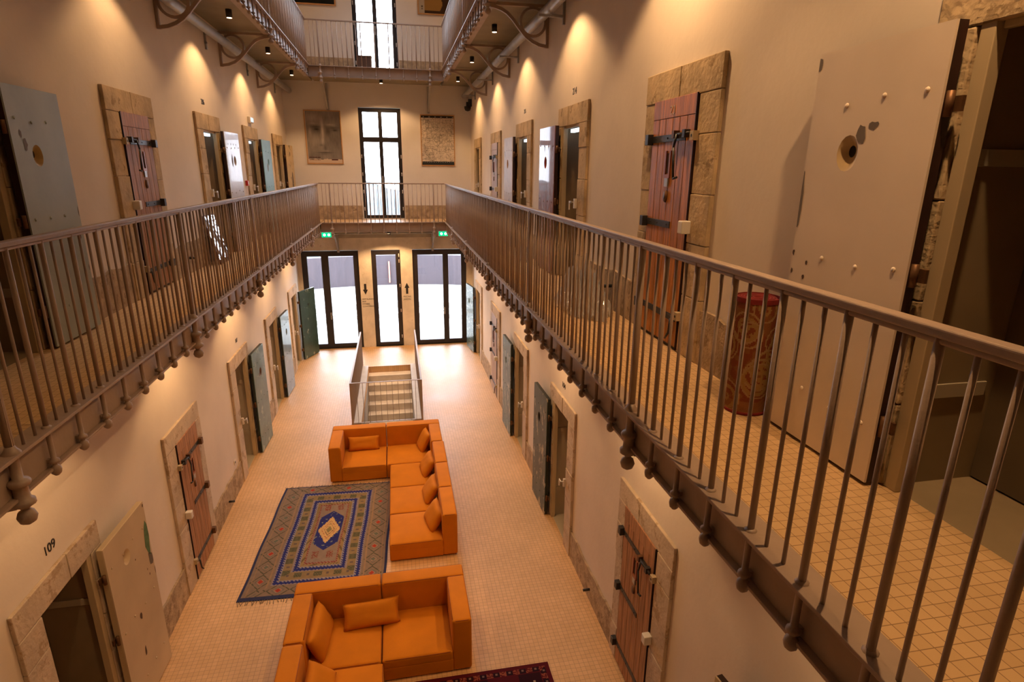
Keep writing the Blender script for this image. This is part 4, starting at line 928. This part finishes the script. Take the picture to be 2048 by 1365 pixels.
# ------------------------------------------------------------------ rugs
def rug_fn(x, y):
    """kilim: x across, y along, metres from its centre"""
    y -= .02; ax, ay = abs(x), abs(y - .0)
    nzv = mn.noise((x * 18, y * 18, 0)) * .12 + 1
    khaki = [.235, .165, .085]; grey = [.20, .155, .125]; lil = [.24, .20, .22]; blue = [.022, .028, .16]; red = [.34, .045, .025]; dark = [.075, .075, .045]; cream = [.55, .36, .16]
    def sc(c): return [k * nzv for k in c]
    def rect(hx, hy): return max(ax - hx, ay - hy)
    o = rect(.945, 1.42)
    ser = .012 * (1 if int((x + y + 50) / .025) % 2 else -1)
    if o > -.035: return sc([.03, .035, .09])
    d1 = rect(.555, 1.15)
    if d1 > .035:                       # outer border with lozenges
        t = y if ax - .555 > ay - 1.15 else x; c = (ax - .745) if t is y else (ay - 1.285)
        p = .31; q = (t + p * 40) % p - p / 2; k = int((t + p * 40) / p)
        d = abs(q) / .085 + abs(c) / .075
        if d < .55: return sc(red if k % 2 == 0 else [.12, .13, .10])
        if d < .75: return sc([.30, .20, .14])
        if d < 1.0: return sc([.15, .13, .11])
        if .105 < abs(c) < .125: return sc([.28, .18, .11])
        if d > 1.6 and d < 1.85: return sc(dark)
        return sc([.215, .155, .115])
    if d1 > .02 + ser * .5: return sc(lil)
    if d1 > -.038 + ser: return sc(blue)
    if d1 > -.058: return sc([.26, .24, .27])
    d2 = rect(.325, .885)
    if d2 > .05:                        # khaki band with dark motifs
        t = y if ax - .325 > ay - .885 else x; c = (ax - .44) if t is y else (ay - 1.0); p = .27
        q = (t + p * 40 + (.0 if t is y else .135)) % p - p / 2
        if abs(q) < .055 and abs(c) < .05: return sc(dark if (int((q + 1) / .018) + int((c + 1) / .03)) % 2 else [.13, .12, .065])
        if abs(abs(q) - p / 2) < .016 and abs(c) < .02: return sc([.12, .09, .08])
        return sc(khaki)
    if d2 > .03 + ser * .5: return sc(lil)
    if d2 > -.03 + ser: return sc(blue)
    if d2 > -.052: return sc([.26, .24, .27])
    d3 = rect(.215, .76)
    if d3 > .02:
        z = math.sin((y if ax - .215 > ay - .76 else x) * 90 + (ax + ay) * 60); return sc([.14, .10, .045] if z > .55 else [.27, .18, .085])
    if d3 > -.012: return sc([.20, .03, .03] if int((x + y + 20) / .022) % 2 else [.27, .17, .12])
    yy = y - .05
    hexw = .185 if abs(yy) < .34 else .185 * max(0, (.52 - abs(yy)) / .18)
    if ax < hexw and abs(yy) < .52:
        st = int(abs(yy) / .035) * .035; dw = .165 * max(0, 1 - st / .34)
        if ax < dw:
            r = ax / .165 + abs(yy) / .34
            if r < .28: return sc([.22, .18, .08])
            if .42 < r < .52: return sc([.12, .07, .04] if int((x - yy + 9) / .018) % 2 else cream)
            if .66 < r < .74: return sc([.35, .10, .05] if int((x + yy + 9) / .02) % 2 else cream)
            return sc(cream)
        g = mn.noise((x * 26, yy * 26, 7)); return sc([.20, .22, .19] if g > .42 else blue)
    if abs(abs(yy) - .62) < .08 and abs(ax - .1) < .045: return sc([.20, .05, .04] if mn.noise((x * 50, y * 50, 2)) > 0 else [.24, .17, .12])
    return sc([.235, .175, .14])
def rug2_fn(x, y):
    ax, ay = .9 - abs(x), 1.0 - abs(y); d = min(ax, ay); red = [.085, .006, .012]
    if .045 < d < .115:
        t = y if ax < ay else x; q = (t + 8) % .15; 
        if d < .052 or d > .108: return [.35, .20, .13]
        if q < .075: return [.018, .004, .01] if abs(q - .037) > .012 or abs(d - .08) > .012 else [.2, .12, .1]
        return [.26, .07, .04] if mn.noise((x * 70, y * 70, 0)) > -.05 else red
    if .13 < d:
        q = ((x + 9) % .34 - .17, (y + 9) % .34 - .17); r = abs(q[0]) + abs(q[1])
        if r < .02: return [.1, .02, .02]
        if r < .065 or (min(abs(q[0]), abs(q[1])) < .012 and max(abs(q[0]), abs(q[1])) < .09): return [.40, .28, .20]
        return [.075, .006, .012] if int((x + 9) / .34) % 2 else [.025, .004, .01]
    return red
def rug(name, label, w_, l_, fn, loc, rz, cell, fringe=None):
    nx, ny = int(w_ / cell), int(l_ / cell); t = thing(name, label, 'rug', loc, rz); v = []; f = []
    def wob(x, y): return .0015 * mn.noise((x * 3, y * 3, 0))
    for j in range(ny + 1):
        for i in range(nx + 1): x, y = -w_ / 2 + w_ * i / nx, -l_ / 2 + l_ * j / ny; v.append((x + .006 * math.sin(y * 5), y, .010 + wob(x, y)))
    for j in range(ny):
        for i in range(nx): a = j * (nx + 1) + i; f.append((a, a + 1, a + nx + 2, a + nx + 1))
    buf = []
    for j in range(ny):
        for i in range(nx): buf += [*fn(-w_ / 2 + w_ * (i + .5) / nx, -l_ / 2 + l_ * (j + .5) / ny), 1.0] * 4
    # skirt and underside give the weave its thickness
    per = [i for i in range(nx + 1)] + [j * (nx + 1) + nx for j in range(1, ny + 1)] + [ny * (nx + 1) + i for i in range(nx - 1, -1, -1)] + [j * (nx + 1) for j in range(ny - 1, 0, -1)]
    b0 = len(v); v += [(v[k][0], v[k][1], .001) for k in per]; n = len(per)
    for k in range(n): f.append((per[k], b0 + k, b0 + (k + 1) % n, per[(k + 1) % n])); buf += [.05, .04, .06, 1.0] * 4
    f.append(tuple(b0 + k for k in range(n))); buf += [.1, .08, .07, 1.0] * n
    me = bpy.data.meshes.new('rug_field'); me.from_pydata(v, [], f); ca = me.color_attributes.new('dye', 'FLOAT_COLOR', 'CORNER'); ca.data.foreach_set('color', buf); me.materials.append(M_DYE)
    o = bpy.data.objects.new('rug_field', me); COL.objects.link(o); o.parent = t
    if fringe:
        rr = random.Random(2)
        for sg in (-1, 1):
            mb = MB(); x = -w_ / 2 + .01
            while x < w_ / 2: L = rr.uniform(.03, .055) if sg > 0 else rr.uniform(.045, .09); dx = rr.uniform(-.03, .03); mb.cyl((x, sg * l_ / 2, .007), (x + dx, sg * (l_ / 2 + L), .005), .004, fringe, 5); x += rr.uniform(.025, .05)
            mb.build('fringe', t)
    return t
rug('kilim_rug', 'patterned kilim rug with blue borders and central medallion between the sofas', 1.89, 2.86, rug_fn, (-1.255, 8.285, 0), math.radians(-2.9), .0115, mat('wool_fringe', (.22, .17, .11), .9))
rug('red_rug', 'dark red woven rug cut off by the bottom edge of the photo', 1.8, 2.0, rug2_fn, (.60, 4.235, 0), 0, .0125)
